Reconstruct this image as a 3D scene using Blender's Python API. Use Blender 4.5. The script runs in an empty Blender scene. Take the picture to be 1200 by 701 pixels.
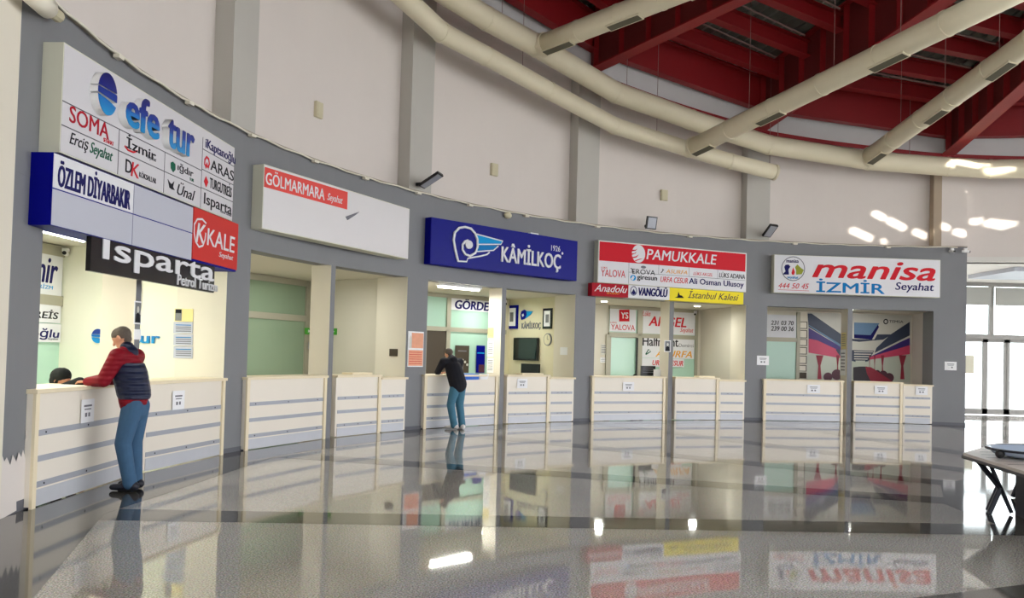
import bpy, bmesh, math, random
from math import sin, cos, pi, atan2, sqrt
from mathutils import Vector, Matrix
random.seed(7)
scene = bpy.context.scene
col = scene.collection

# ------------------------------------------------------------------ camera model and hall geometry
F, CY, PT, RO = 1036.84, 386.77, .0288, .0274
H = 1.5333; CX, CZ, R = 9.6968, 9.5419, 14.2007
TH0, DTH = -1.3204, .3633
ct, st, cr, sr = cos(PT), sin(PT), cos(RO), sin(RO)
def ray(x, y):
    u = (x-600)/F; v = -(y-CY)/F
    u2 = cr*u-sr*v; v2 = sr*u+cr*v
    return (u2, ct-st*v2, st+ct*v2)
def at(x, y, Y):
    a = ray(x, y); t = Y/a[1]
    return Vector((a[0]*t, Y, H+a[2]*t))
def atz(x, y, z):
    a = ray(x, y); t = (z-H)/a[2]
    return Vector((a[0]*t, a[1]*t, z))
def cyl(x, y, off=0):
    a = ray(x, y); r = R+off
    A = a[0]**2+a[1]**2; B = -2*(a[0]*CX+a[1]*CZ); C = CX*CX+CZ*CZ-r*r
    t = (-B+sqrt(B*B-4*A*C))/(2*A)
    return Vector((t*a[0], t*a[1], H+t*a[2]))
def W(i, z, off=0):                     # point on the round wall: bay index, height, distance behind the wall line
    th = TH0+DTH*i
    return Vector((CX+(R+off)*sin(th), CZ+(R+off)*cos(th), z))

# ------------------------------------------------------------------ materials
M = {}
def lin(c):
    return tuple(((v/255)/12.92 if v/255 <= .04045 else ((v/255+.055)/1.055)**2.4) for v in c)
def mat(name, rgb, rough=.6, metal=0, spec=.5, noise=0, nscale=3, bump=0, bscale=40, emis=0, coat=0, ior=1.45):
    m = bpy.data.materials.new(name); m.use_nodes = True
    nt = m.node_tree; b = nt.nodes['Principled BSDF']
    c = lin(rgb)+(1,)
    b.inputs['Base Color'].default_value = c
    b.inputs['Roughness'].default_value = rough
    b.inputs['Metallic'].default_value = metal
    b.inputs['IOR'].default_value = ior
    b.inputs['Specular IOR Level'].default_value = spec
    b.inputs['Coat Weight'].default_value = coat
    if emis:
        b.inputs['Emission Color'].default_value = c
        b.inputs['Emission Strength'].default_value = emis
    tc = nt.nodes.new('ShaderNodeTexCoord')
    if noise:
        n = nt.nodes.new('ShaderNodeTexNoise'); n.inputs['Scale'].default_value = nscale
        n.inputs['Detail'].default_value = 6; n.inputs['Roughness'].default_value = .6
        nt.links.new(tc.outputs['Object'], n.inputs['Vector'])
        mx = nt.nodes.new('ShaderNodeMix'); mx.data_type = 'RGBA'
        mx.inputs[6].default_value = tuple(v*(1-noise) for v in c[:3])+(1,)
        mx.inputs[7].default_value = tuple(min(1, v*(1+noise)) for v in c[:3])+(1,)
        nt.links.new(n.outputs['Fac'], mx.inputs[0]); nt.links.new(mx.outputs[2], b.inputs['Base Color'])
    if bump:
        n = nt.nodes.new('ShaderNodeTexNoise'); n.inputs['Scale'].default_value = bscale
        n.inputs['Detail'].default_value = 4
        nt.links.new(tc.outputs['Object'], n.inputs['Vector'])
        bp = nt.nodes.new('ShaderNodeBump'); bp.inputs['Strength'].default_value = bump
        bp.inputs['Distance'].default_value = .02
        nt.links.new(n.outputs['Fac'], bp.inputs['Height']); nt.links.new(bp.outputs[0], b.inputs['Normal'])
    M[name] = m
    return m
mat('wall_white', (222, 214, 208), .85, noise=.05, nscale=.8, bump=.1, bscale=6)
mat('ring_white', (205, 203, 203), .85, noise=.08, nscale=1.2)
mat('pilaster', (190, 187, 180), .85, noise=.05, nscale=1)
mat('pilaster_brown', (176, 160, 140), .85, noise=.05, nscale=1)
mat('grey_paint', (127, 128, 132), .6, noise=.05, nscale=1.5, bump=.06, bscale=5)
mat('skirting', (95, 96, 104), .6)
mat('cream_paint', (228, 221, 205), .8, noise=.03, nscale=1)
mat('booth_white', (232, 231, 212), .75, noise=.03, nscale=1)
mat('booth_yellow', (222, 214, 182), .75, noise=.03, nscale=1)
mat('booth_ceiling', (214, 208, 194), .85)
mat('laminate', (238, 230, 216), .45, noise=.03, nscale=2)
mat('laminate_edge', (240, 226, 195), .45)
mat('strip_metal', (170, 173, 182), .5, metal=.15, noise=.06, nscale=6)
mat('kick_metal', (200, 202, 208), .45, metal=.15, noise=.05, nscale=6)
mat('frame_alu', (172, 168, 150), .5, metal=.2)
mat('mint_glass', (178, 214, 196), .18, spec=.6, noise=.05, nscale=.7)
mat('olive_glass', (140, 160, 134), .18, spec=.6, noise=.08, nscale=.7)
mat('duct', (226, 217, 190), .5, noise=.05, nscale=2, bump=.12, bscale=9)
mat('vent_dark', (95, 92, 74), .6)
mat('steel_red', (140, 22, 28), .5, noise=.12, nscale=2)
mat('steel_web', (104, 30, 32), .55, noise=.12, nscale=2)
mat('deck', (118, 122, 114), .5, metal=.2, noise=.1, nscale=2)
mat('roof_plain', (150, 148, 145), .8)
mat('white', (240, 240, 240), .5)
mat('sign_white', (226, 226, 230), .45, spec=.15)
mat('sign_face', (212, 210, 214), .45, spec=.15)
mat('sign_grey', (190, 192, 204), .45, spec=.15)
mat('sign_blank', (226, 224, 226), .18, spec=.8, noise=.04, nscale=.8)
mat('sign_side', (214, 214, 196), .5)
mat('sign_blue', (6, 14, 128), .35, spec=.12)
mat('sign_blue_side', (5, 8, 130), .5, spec=.1)
mat('sign_red', (206, 22, 40), .45, spec=.15)
mat('sign_red_soft', (226, 84, 78), .45, spec=.15)
mat('sign_red_kale', (206, 56, 50), .45, spec=.15)
mat('sign_darkred', (172, 12, 34), .45, spec=.15)
mat('sign_yellow', (246, 226, 40), .45, spec=.15)
mat('sign_black', (26, 25, 28), .25, spec=.3)
mat('line', (70, 70, 80), .6)
mat('ink', (26, 26, 34), .6, spec=.15)
mat('ink_navy', (28, 26, 92), .6, spec=.15)
mat('ink_red', (208, 36, 48), .6, spec=.15)
mat('ink_maroon', (176, 20, 40), .6, spec=.15)
mat('ink_green', (24, 92, 70), .6, spec=.15)
mat('ink_blue', (22, 120, 186), .6, spec=.15)
mat('ink_sky', (20, 150, 214), .6, spec=.15)
mat('ink_orange', (232, 164, 52), .6, spec=.15)
mat('ink_grey', (120, 120, 128), .6, spec=.15)
mat('ink_olive', (150, 156, 60), .6, spec=.15)
mat('black_plastic', (24, 24, 26), .4)
mat('screen', (16, 26, 24), .08, spec=.8)
mat('dark_brown', (70, 60, 48), .6)
mat('paper', (244, 244, 246), .7)
mat('paper_orange', (240, 172, 140), .7, noise=.12, nscale=14)
mat('photo_grey', (120, 122, 124), .5, noise=.4, nscale=30)
mat('folder_blue', (28, 100, 205), .5)
mat('cable', (232, 226, 210), .6)
mat('beige_box', (206, 198, 168), .6)
mat('steel', (180, 182, 186), .3, metal=.8)
mat('rod', (150, 120, 116), .5, metal=.3)
mat('green_sign', (70, 160, 50), .5)
mat('skin', (205, 150, 122), .55)
mat('hair_grey', (92, 82, 74), .8, noise=.35, nscale=40)
mat('hair_dark', (52, 46, 44), .8)
mat('knit_black', (24, 28, 28), .9, bump=.4, bscale=120)
mat('jacket_red', (128, 16, 32), .6, spec=.2)
mat('vest_navy', (26, 34, 62), .45)
mat('hoodie', (20, 20, 30), .85)
mat('jeans', (58, 92, 124), .85, noise=.15, nscale=14)
mat('jeans_light', (70, 120, 144), .85, noise=.15, nscale=14)
mat('shoe_dark', (26, 28, 42), .5)
mat('shoe_white', (232, 228, 226), .5)
mat('wood_top', (206, 196, 190), .35, noise=.1, nscale=5)
mat('steel_dark', (46, 50, 60), .35, metal=.4)
mat('cladding', (62, 62, 72), .5, noise=.15, nscale=4)
mat('tray', (176, 192, 214), .25)
mat('tube_light', (255, 253, 240), .5, emis=14)
mat('lamp_glow', (255, 250, 235), .5, emis=8)
mat('blind', (196, 194, 186), .9)
mat('pavement', (214, 214, 210), .9)
mat('ceil_white', (224, 222, 216), .9, noise=.03, nscale=1)
mat('door_frame', (128, 126, 122), .5)
mat('bus_dark', (52, 62, 84), .4); mat('bus_purple', (62, 42, 120), .4); mat('bus_pink', (206, 70, 104), .4)
mat('bus_blue', (96, 132, 168), .4); mat('bus_pale', (208, 206, 196), .4); mat('bus_red', (150, 40, 60), .5)
mat('bus_aisle', (52, 46, 54), .5); mat('bus_cream', (198, 204, 190), .4); mat('bus_seat', (86, 44, 58), .5)
mat('seal_cream', (236, 220, 150), .5)

def glass_mat():
    m = bpy.data.materials.new('clear_glass'); m.use_nodes = True
    nt = m.node_tree; nt.nodes.remove(nt.nodes['Principled BSDF'])
    o = nt.nodes['Material Output']
    t = nt.nodes.new('ShaderNodeBsdfTransparent'); g = nt.nodes.new('ShaderNodeBsdfGlossy'); g.inputs['Roughness'].default_value = .02
    t.inputs[0].default_value = (.93, .97, .97, 1)
    f = nt.nodes.new('ShaderNodeFresnel'); f.inputs[0].default_value = 1.45
    mx = nt.nodes.new('ShaderNodeMixShader')
    nt.links.new(f.outputs[0], mx.inputs[0]); nt.links.new(t.outputs[0], mx.inputs[1]); nt.links.new(g.outputs[0], mx.inputs[2])
    nt.links.new(mx.outputs[0], o.inputs['Surface']); M['clear_glass'] = m
glass_mat()
def translucent_mat():
    m = bpy.data.materials.new('blind_fabric'); m.use_nodes = True
    nt = m.node_tree; nt.nodes.remove(nt.nodes['Principled BSDF']); o = nt.nodes['Material Output']
    t = nt.nodes.new('ShaderNodeBsdfTranslucent'); t.inputs[0].default_value = (.35, .35, .33, 1)
    d = nt.nodes.new('ShaderNodeBsdfDiffuse'); d.inputs[0].default_value = (.5, .49, .46, 1)
    mx = nt.nodes.new('ShaderNodeMixShader'); mx.inputs[0].default_value = .5
    nt.links.new(t.outputs[0], mx.inputs[1]); nt.links.new(d.outputs[0], mx.inputs[2]); nt.links.new(mx.outputs[0], o.inputs['Surface'])
    M['blind_fabric'] = m
translucent_mat()
def granite(name, a, b, c, rough):
    m = bpy.data.materials.new(name); m.use_nodes = True
    nt = m.node_tree; p = nt.nodes['Principled BSDF']; L = nt.links.new
    tc = nt.nodes.new('ShaderNodeTexCoord')
    n = nt.nodes.new('ShaderNodeTexNoise'); n.inputs['Scale'].default_value = 80; n.inputs['Detail'].default_value = 3
    v = nt.nodes.new('ShaderNodeTexVoronoi'); v.inputs['Scale'].default_value = 85
    big = nt.nodes.new('ShaderNodeTexNoise'); big.inputs['Scale'].default_value = .9; big.inputs['Detail'].default_value = 5
    for q in (n, v, big): L(tc.outputs['Object'], q.inputs['Vector'])
    r = nt.nodes.new('ShaderNodeValToRGB')
    r.color_ramp.elements[0].position = .38; r.color_ramp.elements[0].color = lin(a)+(1,)
    r.color_ramp.elements[1].position = .62; r.color_ramp.elements[1].color = lin(c)+(1,)
    e = r.color_ramp.elements.new(.5); e.color = lin(b)+(1,)
    L(n.outputs['Fac'], r.inputs[0])
    mx = nt.nodes.new('ShaderNodeMix'); mx.data_type = 'RGBA'; mx.blend_type = 'MULTIPLY'; mx.inputs[0].default_value = .2
    L(r.outputs[0], mx.inputs[6]); L(v.outputs['Color'], mx.inputs[7])
    m2 = nt.nodes.new('ShaderNodeMix'); m2.data_type = 'RGBA'; m2.blend_type = 'MULTIPLY'; m2.inputs[0].default_value = .25
    L(mx.outputs[2], m2.inputs[6]); L(big.outputs['Fac'], m2.inputs[7])
    L(m2.outputs[2], p.inputs['Base Color'])
    p.inputs['Roughness'].default_value = rough; p.inputs['IOR'].default_value = 1.7
    w = nt.nodes.new('ShaderNodeTexNoise'); w.inputs['Scale'].default_value = 1.3; w.inputs['Detail'].default_value = 2
    L(tc.outputs['Object'], w.inputs['Vector'])
    bp = nt.nodes.new('ShaderNodeBump'); bp.inputs['Strength'].default_value = .025; bp.inputs['Distance'].default_value = .02
    L(w.outputs['Fac'], bp.inputs['Height']); L(bp.outputs[0], p.inputs['Normal'])
    M[name] = m
granite('granite_light', (146, 142, 137), (192, 188, 181), (226, 222, 216), .03)
granite('granite_dark', (70, 69, 66), (84, 82, 78), (96, 94, 90), .06)

def quilt(m, scale, strength):     # padded horizontal channels of a puffer jacket
    nt = m.node_tree; b = nt.nodes['Principled BSDF']
    tc = nt.nodes.new('ShaderNodeTexCoord'); w = nt.nodes.new('ShaderNodeTexWave')
    w.wave_type = 'BANDS'; w.bands_direction = 'Z'; w.inputs['Scale'].default_value = scale; w.inputs['Distortion'].default_value = .6
    bp = nt.nodes.new('ShaderNodeBump'); bp.inputs['Strength'].default_value = strength; bp.inputs['Distance'].default_value = .03
    nt.links.new(tc.outputs['Object'], w.inputs['Vector']); nt.links.new(w.outputs['Fac'], bp.inputs['Height'])
    nt.links.new(bp.outputs[0], b.inputs['Normal'])
quilt(M['jacket_red'], 6, .25); quilt(M['vest_navy'], 5, .6)

def two_tone(name, stops, zc, zh, axis=2):      # printed colour steps along the letter height, in the part's own coordinates
    m = bpy.data.materials.new(name); m.use_nodes = True
    nt = m.node_tree; p = nt.nodes['Principled BSDF']; p.inputs['Roughness'].default_value = .3
    tc = nt.nodes.new('ShaderNodeTexCoord'); s = nt.nodes.new('ShaderNodeSeparateXYZ')
    mr = nt.nodes.new('ShaderNodeMapRange'); mr.inputs[1].default_value = zc-zh; mr.inputs[2].default_value = zc+zh
    r = nt.nodes.new('ShaderNodeValToRGB'); r.color_ramp.interpolation = 'LINEAR'
    r.color_ramp.elements[0].position = stops[0][0]; r.color_ramp.elements[0].color = lin(stops[0][1])+(1,)
    r.color_ramp.elements[1].position = stops[-1][0]; r.color_ramp.elements[1].color = lin(stops[-1][1])+(1,)
    for q, c in stops[1:-1]:
        e = r.color_ramp.elements.new(q); e.color = lin(c)+(1,)
    nt.links.new(tc.outputs['Object'], s.inputs[0]); nt.links.new(s.outputs[axis], mr.inputs[0])
    nt.links.new(mr.outputs[0], r.inputs[0]); nt.links.new(r.outputs[0], p.inputs['Base Color'])
    M[name] = m
    return m

# ------------------------------------------------------------------ building helpers
class Fr:
    """local frame on the round wall: x to the right along it, y away behind it, z up"""
    def __init__(s, i, off=0, world=None):
        if i is None:
            s.th = 0.; s.O = Vector((0, 0, 0))
        else:
            s.th = TH0+DTH*i; s.O = W(i, 0, off)
        s.ux = Vector((cos(s.th), -sin(s.th), 0)); s.uy = Vector((sin(s.th), cos(s.th), 0))
    def w(s, x, y, z): return s.O+s.ux*x+s.uy*y+Vector((0, 0, z))
    def l(s, p):
        d = Vector(p)-s.O
        return Vector((d.dot(s.ux), d.dot(s.uy), d.z))
    def px(s, x, y, yl):                 # where the sight line meets the plane at depth yl: local (x, z)
        a = Vector(ray(x, y)); c = Vector((0, 0, H))
        t = (yl-s.l(c).y)/a.dot(s.uy)
        q = s.l(c+a*t)
        return q.x, q.z
    def pxx(s, x, y, xl):                # where it meets the plane across, at local x = xl: local (y, z)
        a = Vector(ray(x, y)); c = Vector((0, 0, H))
        t = (xl-s.l(c).x)/a.dot(s.ux)
        q = s.l(c+a*t)
        return q.y, q.z
WF = Fr(None)
BASE = {}
def thing(F_, name, label, cat, base=(0, 0, 0), group=None, kind=None):
    o = bpy.data.objects.new(name, None); col.objects.link(o)
    o.empty_display_size = .1
    o.location = F_.w(*base); o.rotation_euler = (0, 0, -F_.th)
    tag(o, label, cat, group, kind); BASE[o.name] = Vector(base)
    return o
def tag(o, label=None, cat=None, group=None, kind=None):
    if label: o['label'] = label
    if cat: o['category'] = cat
    if group: o['group'] = group
    if kind: o['kind'] = kind
    return o
class MB:
    def __init__(s): s.bm = bmesh.new(); s.mi = 0
    def _f(s, vs):
        try:
            f = s.bm.faces.new(vs); f.material_index = s.mi; return f
        except ValueError: return None
    def box(s, x0, x1, y0, y1, z0, z1):
        v = [s.bm.verts.new(p) for p in ((x0, y0, z0), (x1, y0, z0), (x1, y1, z0), (x0, y1, z0), (x0, y0, z1), (x1, y0, z1), (x1, y1, z1), (x0, y1, z1))]
        for q in ((0, 3, 2, 1), (4, 5, 6, 7), (0, 1, 5, 4), (1, 2, 6, 5), (2, 3, 7, 6), (3, 0, 4, 7)): s._f([v[k] for k in q])
        return s
    def hexa(s, p, mats=None):   # 8 points, bottom 4 ccw then top 4 ; mats for bottom, top, 4 sides
        v = [s.bm.verts.new(q) for q in p]
        for n, q in enumerate(((0, 3, 2, 1), (4, 5, 6, 7), (0, 1, 5, 4), (1, 2, 6, 5), (2, 3, 7, 6), (3, 0, 4, 7))):
            f = s._f([v[k] for k in q])
            if mats and f: f.material_index = mats[n]
        return s
    def poly(s, pts, y0, y1):    # polygon in local x,z with thickness along y
        if len(pts) < 3: return s
        a = [s.bm.verts.new((p[0], y0, p[1])) for p in pts]; b = [s.bm.verts.new((p[0], y1, p[1])) for p in pts]
        s._f(a); s._f(b[::-1])
        n = len(pts)
        for k in range(n): s._f([a[k], b[k], b[(k+1) % n], a[(k+1) % n]])
        return s
    def prism(s, pts, z0, z1):   # polygon in x,y extruded in z
        a = [s.bm.verts.new((p[0], p[1], z0)) for p in pts]; b = [s.bm.verts.new((p[0], p[1], z1)) for p in pts]
        s._f(a[::-1]); s._f(b); n = len(pts)
        for k in range(n): s._f([a[k], a[(k+1) % n], b[(k+1) % n], b[k]])
        return s
    def tube(s, path, r, n=12, cap=True, rs=None):
        path = [Vector(p) for p in path]; rings = []
        side = None
        for k, p in enumerate(path):
            if k == 0: d = path[1]-p
            elif k == len(path)-1: d = p-path[k-1]
            else: d = ((path[k+1]-p).normalized()+(p-path[k-1]).normalized())
            d = d.normalized()
            if side is None:
                up = Vector((0, 0, 1)) if abs(d.z) < .9 else Vector((1, 0, 0))
                side = d.cross(up).normalized()
            side = (side-d*side.dot(d)).normalized()
            u2 = side.cross(d)
            rr = rs[k] if rs else r
            rings.append([s.bm.verts.new(p+(side*cos(2*pi*j/n)+u2*sin(2*pi*j/n))*rr) for j in range(n)])
        for a, b in zip(rings, rings[1:]):
            for j in range(n): s._f([a[j], b[j], b[(j+1) % n], a[(j+1) % n]])
        if cap: s._f(rings[0]); s._f(rings[-1][::-1])
        return s
    def disc(s, cx, cz, r, y0, y1, n=28, rz=None):
        return s.poly([(cx+r*cos(2*pi*k/n), cz+(rz or r)*sin(2*pi*k/n)) for k in range(n)], y0, y1)
    def arc(s, i0, i1, o0, o1, z0, z1, n=None, z0f=None, z1f=None, mats=None):
        """block following the round wall (world coordinates)"""
        n = n or max(1, int(abs(i1-i0)*12))
        rows = []
        for k in range(n+1):
            i = i0+(i1-i0)*k/n
            a = z0f(i) if z0f else z0; b = z1f(i) if z1f else z1
            rows.append([s.bm.verts.new(W(i, z, o)) for z, o in ((a, o0), (b, o0), (b, o1), (a, o1))])
        for p, q in zip(rows, rows[1:]):
            for j in range(4):
                f = s._f([p[j], p[(j+1) % 4], q[(j+1) % 4], q[j]])
                if mats and f: f.material_index = mats[j]
        f1 = s._f(rows[0][::-1]); f2 = s._f(rows[-1])
        if mats:
            for f in (f1, f2):
                if f: f.material_index = mats[4]
        return s
    def ball(s, c, r, sc=(1, 1, 1), n=16):
        mtx = Matrix.Translation(Vector(c)) @ Matrix.Diagonal((r*sc[0], r*sc[1], r*sc[2], 1))
        bmesh.ops.create_uvsphere(s.bm, u_segments=n, v_segments=n//2+2, radius=1, matrix=mtx)
        return s
    def caps(s, p0, p1, r0, r1, flat=1, fdir=None, n=14):
        """tapered limb with round ends; flat = thickness along fdir"""
        p0 = Vector(p0); p1 = Vector(p1); d = p1-p0; L = d.length; d.normalize()
        fdir = Vector(fdir) if fdir else Vector((0, 1, .001))
        side = d.cross(fdir)
        if side.length < .05: side = d.cross(Vector((1, 0, 0)))
        side.normalize(); f2 = side.cross(d).normalized()
        rings = []
        prof = [(-cos(a)*r0, sin(a)*r0) for a in (.15, .5, .9, 1.25)]+[(t*L, r0+(r1-r0)*t) for t in (0, .25, .5, .75, 1)]+[(L+cos(a)*r1, sin(a)*r1) for a in (1.25, .9, .5, .15)]
        for h, rr in prof:
            rings.append([s.bm.verts.new(p0+d*h+side*cos(2*pi*j/n)*rr+f2*sin(2*pi*j/n)*rr*flat) for j in range(n)])
        for a, b in zip(rings, rings[1:]):
            for j in range(n): s._f([a[j], a[(j+1) % n], b[(j+1) % n], b[j]])
        s._f(rings[0][::-1]); s._f(rings[-1])
        return s
    def build(s, name, m, parent=None, smooth=False, label=None, frame=None, fix=True, bevel=0):
        if fix: bmesh.ops.recalc_face_normals(s.bm, faces=s.bm.faces[:])
        me = bpy.data.meshes.new(name)
        off = Vector((0, 0, 0))
        if parent is not None:
            p = parent
            while p is not None:
                if p.name in BASE: off = BASE[p.name]; break
                p = p.parent
            bmesh.ops.translate(s.bm, verts=s.bm.verts[:], vec=-off)
        s.bm.to_mesh(me); s.bm.free()
        for k in (m if isinstance(m, (list, tuple)) else [m]): me.materials.append(M[k])
        if smooth:
            for f in me.polygons: f.use_smooth = True
        o = bpy.data.objects.new(name, me); col.objects.link(o)
        if parent is not None: o.parent = parent
        if label: o['label'] = label
        if bevel:
            b = o.modifiers.new('Bevel', 'BEVEL'); b.width = bevel; b.segments = 2; b.limit_method = 'ANGLE'
        return o
def struct(o): o['kind'] = 'structure'; return o
FONT = [None]
def text_bm(body, x0, x1, z0, z1, y, shear=0, bold=0, depth=.004, space=1):
    cu = bpy.data.curves.new('t', 'FONT'); cu.body = body; cu.size = 1; cu.shear = shear;     cu.resolution_u = 3; cu.space_character = space; cu.fill_mode = 'BOTH'; cu.extrude = .5
    ob = bpy.data.objects.new('t', cu); col.objects.link(ob)
    me = bpy.data.meshes.new_from_object(ob)
    bpy.data.objects.remove(ob); bpy.data.curves.remove(cu)
    bm = bmesh.new(); bm.from_mesh(me); bpy.data.meshes.remove(me)
    if not bm.verts: return bm
    xs = [v.co.x for v in bm.verts]; ys = [v.co.y for v in bm.verts]
    ax, bx, ay, by = min(xs), max(xs), min(ys), max(ys)
    k = max(0, bold)*(z1-z0)*.9
    x0 += k; x1 -= k; kz = k*.45; z0 += kz; z1 -= kz
    for v in bm.verts:
        v.co = Vector((x0+(v.co.x-ax)/(bx-ax)*(x1-x0), y-(v.co.z+.5)*depth, z0+(v.co.y-ay)/(by-ay)*(z1-z0)))
    if k > 0:      # heavier strokes: the glyphs thickened sideways and a little upwards
        src = bm.copy(); n = 0
        for dx, dz in ((-1, 0), (1, 0), (-.5, 1), (.5, 1), (-.5, -1), (.5, -1)):
            n += 1; c = src.copy()
            bmesh.ops.translate(c, verts=c.verts[:], vec=(dx*k, -.00001*n, dz*kz))
            me = bpy.data.meshes.new('t'); c.to_mesh(me); c.free(); bm.from_mesh(me); bpy.data.meshes.remove(me)
        src.free()
    return bm
def T(Fm, par, body, xl, xr, yt, yb, m, y, shear=0, bold=0, depth=.004, name='lettering', label=None, space=1):
    """lettering on a sign's plane: pixel bounds of the words, caps to feet at mid word"""
    ym = (yt+yb)/2; xm = (xl+xr)/2
    x0 = Fm.px(xl, ym, y)[0]; x1 = Fm.px(xr, ym, y)[0]
    z1 = Fm.px(xm, yt, y)[1]; z0 = Fm.px(xm, yb, y)[1]
    b = MB(); b.bm.free(); b.bm = text_bm(body, x0, x1, z0, z1, y, shear, bold, depth, space)
    return b.build(name, m, par, label=label, fix=False)
def PP(Fm, pts, y): return [Fm.px(a, b, y) for a, b in pts]
def rect(Fm, par, name, xl, xr, yt, yb, m, y, d=.004, label=None):
    """upright panel from pixel bounds measured at its middle"""
    ym = (yt+yb)/2; xm = (xl+xr)/2
    x0 = Fm.px(xl, ym, y)[0]; x1 = Fm.px(xr, ym, y)[0]; z1 = Fm.px(xm, yt, y)[1]; z0 = Fm.px(xm, yb, y)[1]
    MB().box(x0, x1, y-d, y, z0, z1).build(name, m, par, label=label)
    return x0, x1, z0, z1
def shape(Fm, par, name, pts, m, y, d=.004, label=None):
    return MB().poly(PP(Fm, pts, y), y-d, y).build(name, m, par, label=label)
def disc(Fm, par, name, xl, xr, yt, yb, m, y, d=.004, label=None):
    ym = (yt+yb)/2; xm = (xl+xr)/2
    x0 = Fm.px(xl, ym, y)[0]; x1 = Fm.px(xr, ym, y)[0]; z1 = Fm.px(xm, yt, y)[1]; z0 = Fm.px(xm, yb, y)[1]
    return MB().disc((x0+x1)/2, (z0+z1)/2, (x1-x0)/2, y-d, y, rz=(z1-z0)/2).build(name, m, par, label=label)
def stroke(Fm, par, name, pts, w, m, y, d=.004, closed=False, label=None):
    """flat ribbon through pixel points"""
    p = [Vector(q) for q in PP(Fm, pts, y)]; b = MB(); n = len(p)
    L = []; Rr = []
    for k in range(n):
        a = p[k-1] if (k > 0 or closed) else p[k]; c = p[(k+1) % n] if (k < n-1 or closed) else p[k]
        t = (c-a).normalized(); nn = Vector((-t.y, t.x))*w/2
        L.append(p[k]+nn); Rr.append(p[k]-nn)
    rng = range(n if closed else n-1)
    for k in rng:
        j = (k+1) % n
        b.poly([L[k], Rr[k], Rr[j], L[j]], y-d, y)
    return b.build(name, m, par, label=label)

# ================================================================== SETTING
ZF = 3.03      # underside of the grey fascia
ZT = 4.77      # top of the grey wall
def tab(T_, i):
    if i <= T_[0][0]: return T_[0][1]
    for (a, za), (b, zb) in zip(T_, T_[1:]):
        if i <= b: return za+(zb-za)*(i-a)/(b-a)
    return T_[-1][1]
RIM = [(-5.3, 8.3), (-3, 9.0), (-1, 9.3), (.7, 9.22), (1.2, 9.15), (1.51, 9.06), (1.67, 8.87), (2.04, 8.42), (2.3, 8.25), (2.82, 7.87), (3.04, 7.65), (3.59, 7.41), (3.95, 7.23), (4.4, 7.1), (6, 7.0), (9, 7.2), (12, 8.3)]
TOP = [(-5.3, 8.8), (-1, 9.75), (.7, 9.7), (1.46, 9.46), (1.76, 9.12), (2.1, 8.84), (2.55, 8.5), (2.92, 8.24), (3.1, 8.08), (3.43, 7.96), (3.68, 7.84), (3.95, 7.67), (4.4, 7.55), (6, 7.45), (9, 7.65), (12, 8.8)]
zrim = lambda i: tab(RIM, i)
ztop = lambda i: tab(TOP, i)
slope = lambda i: tab([(1.5, .05), (2, .05), (3, .11), (4, .09), (5, .1)], i)
zb = lambda i, r: zrim(i)+slope(i)*(R-r)         # underside of the radial roof beams

# floor: light granite field, dark granite bands that run from the pillars to the hall centre
def floor():
    b = MB()
    b.mi = 0
    v = [b.bm.verts.new(p) for p in ((-9, -8, 0), (32, -8, 0), (32, 29.4, 0), (-9, 29.4, 0))]; b._f(v)
    b.mi = 1; z = .0012
    PC = Vector((9.70, 8.75))
    for i in range(-5, 8):
        th = TH0+DTH*i
        e = Vector((CX+13.45*sin(th), CZ+13.45*cos(th))); d = (PC-e); L = d.length; d.normalize(); n = Vector((-d.y, d.x))*.275
        s_ = e-d*.25; f = PC-d*4.6
        q = [s_+n, s_-n, f-n, f+n]
        b._f([b.bm.verts.new((p.x, p.y, z)) for p in q])
    for r0, r1, zz, cc in ((13.42, 14.35, .0016, Vector((CX, CZ))), (4.2, 4.95, .0016, PC)):
        for i in range(-6, 12):
            a0 = TH0+DTH*i; a1 = TH0+DTH*(i+1)
            b._f([b.bm.verts.new((cc.x+r*sin(a), cc.y+r*cos(a), zz)) for r, a in ((r0, a0), (r1, a0), (r1, a1), (r0, a1))])
    for f in b.bm.faces:
        if f.normal.z < 0: f.normal_flip()
    b.bm.normal_update()
    for f in b.bm.faces:
        if f.normal.z < 0: f.normal_flip()
    o = b.build('floor', ['granite_light', 'granite_dark'], fix=False); struct(o)
    p = MB().box(-60, 90, 29.5, 110, -.15, -.01).build('floor', 'pavement'); struct(p)
    p = MB().box(32.1, 90, -60, 29.4, -.15, -.01).build('floor', 'pavement'); struct(p)
floor()

# grey ground-storey wall: fascia and pillars
for k in range(-1, 4):
    for q in (0, .5):
        struct(MB().arc(k+q-(.06 if k+q == -1 else 0), k+q+(.5 if k+q < 3.5 else .6), 0, .32, ZF, ZT).build('wall_left', 'grey_paint'))
for k in range(-1, 5):
    i0, i1 = (k-.06, k+.06)
    if k == -1: i0, i1 = -1.058, -.925
    if k == 4: i1 = 4.1
    b = MB(); b.arc(i0, i1, 0, .8, 0, ZF, n=3, mats=[0, 1, 1, 1, 1])
    if k == -1:     # bare plaster where the paint has come off
        Fp = Fr(-1); b.mi = 2
        for pts in ([(-6, 540), (2, 532), (5, 541), (8, 536), (12, 545), (15, 533), (19, 541), (22, 530), (25, 536), (27, 527), (30, 538), (33, 533), (36, 541), (39, 531), (39, 588), (20, 598), (-6, 613)],
                    [(30, 513), (31, 505), (34, 503), (36, 497), (37.5, 500), (37, 509), (34, 515), (31, 516)]):
            q = []
            for (px, py) in pts:
                p = cyl(px, py, -.012); q.append(b.bm.verts.new(p))
            b._f(q)
        b.mi = 0
    struct(b.build('wall_left', ['grey_paint', 'cream_paint', 'wall_white'] if k < 4 else ['grey_paint', 'grey_paint']))
struct(MB().arc(-1.06, -.925, -.012, 0, 0, .1, n=2).build('baseboard_left', 'skirting'))
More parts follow.
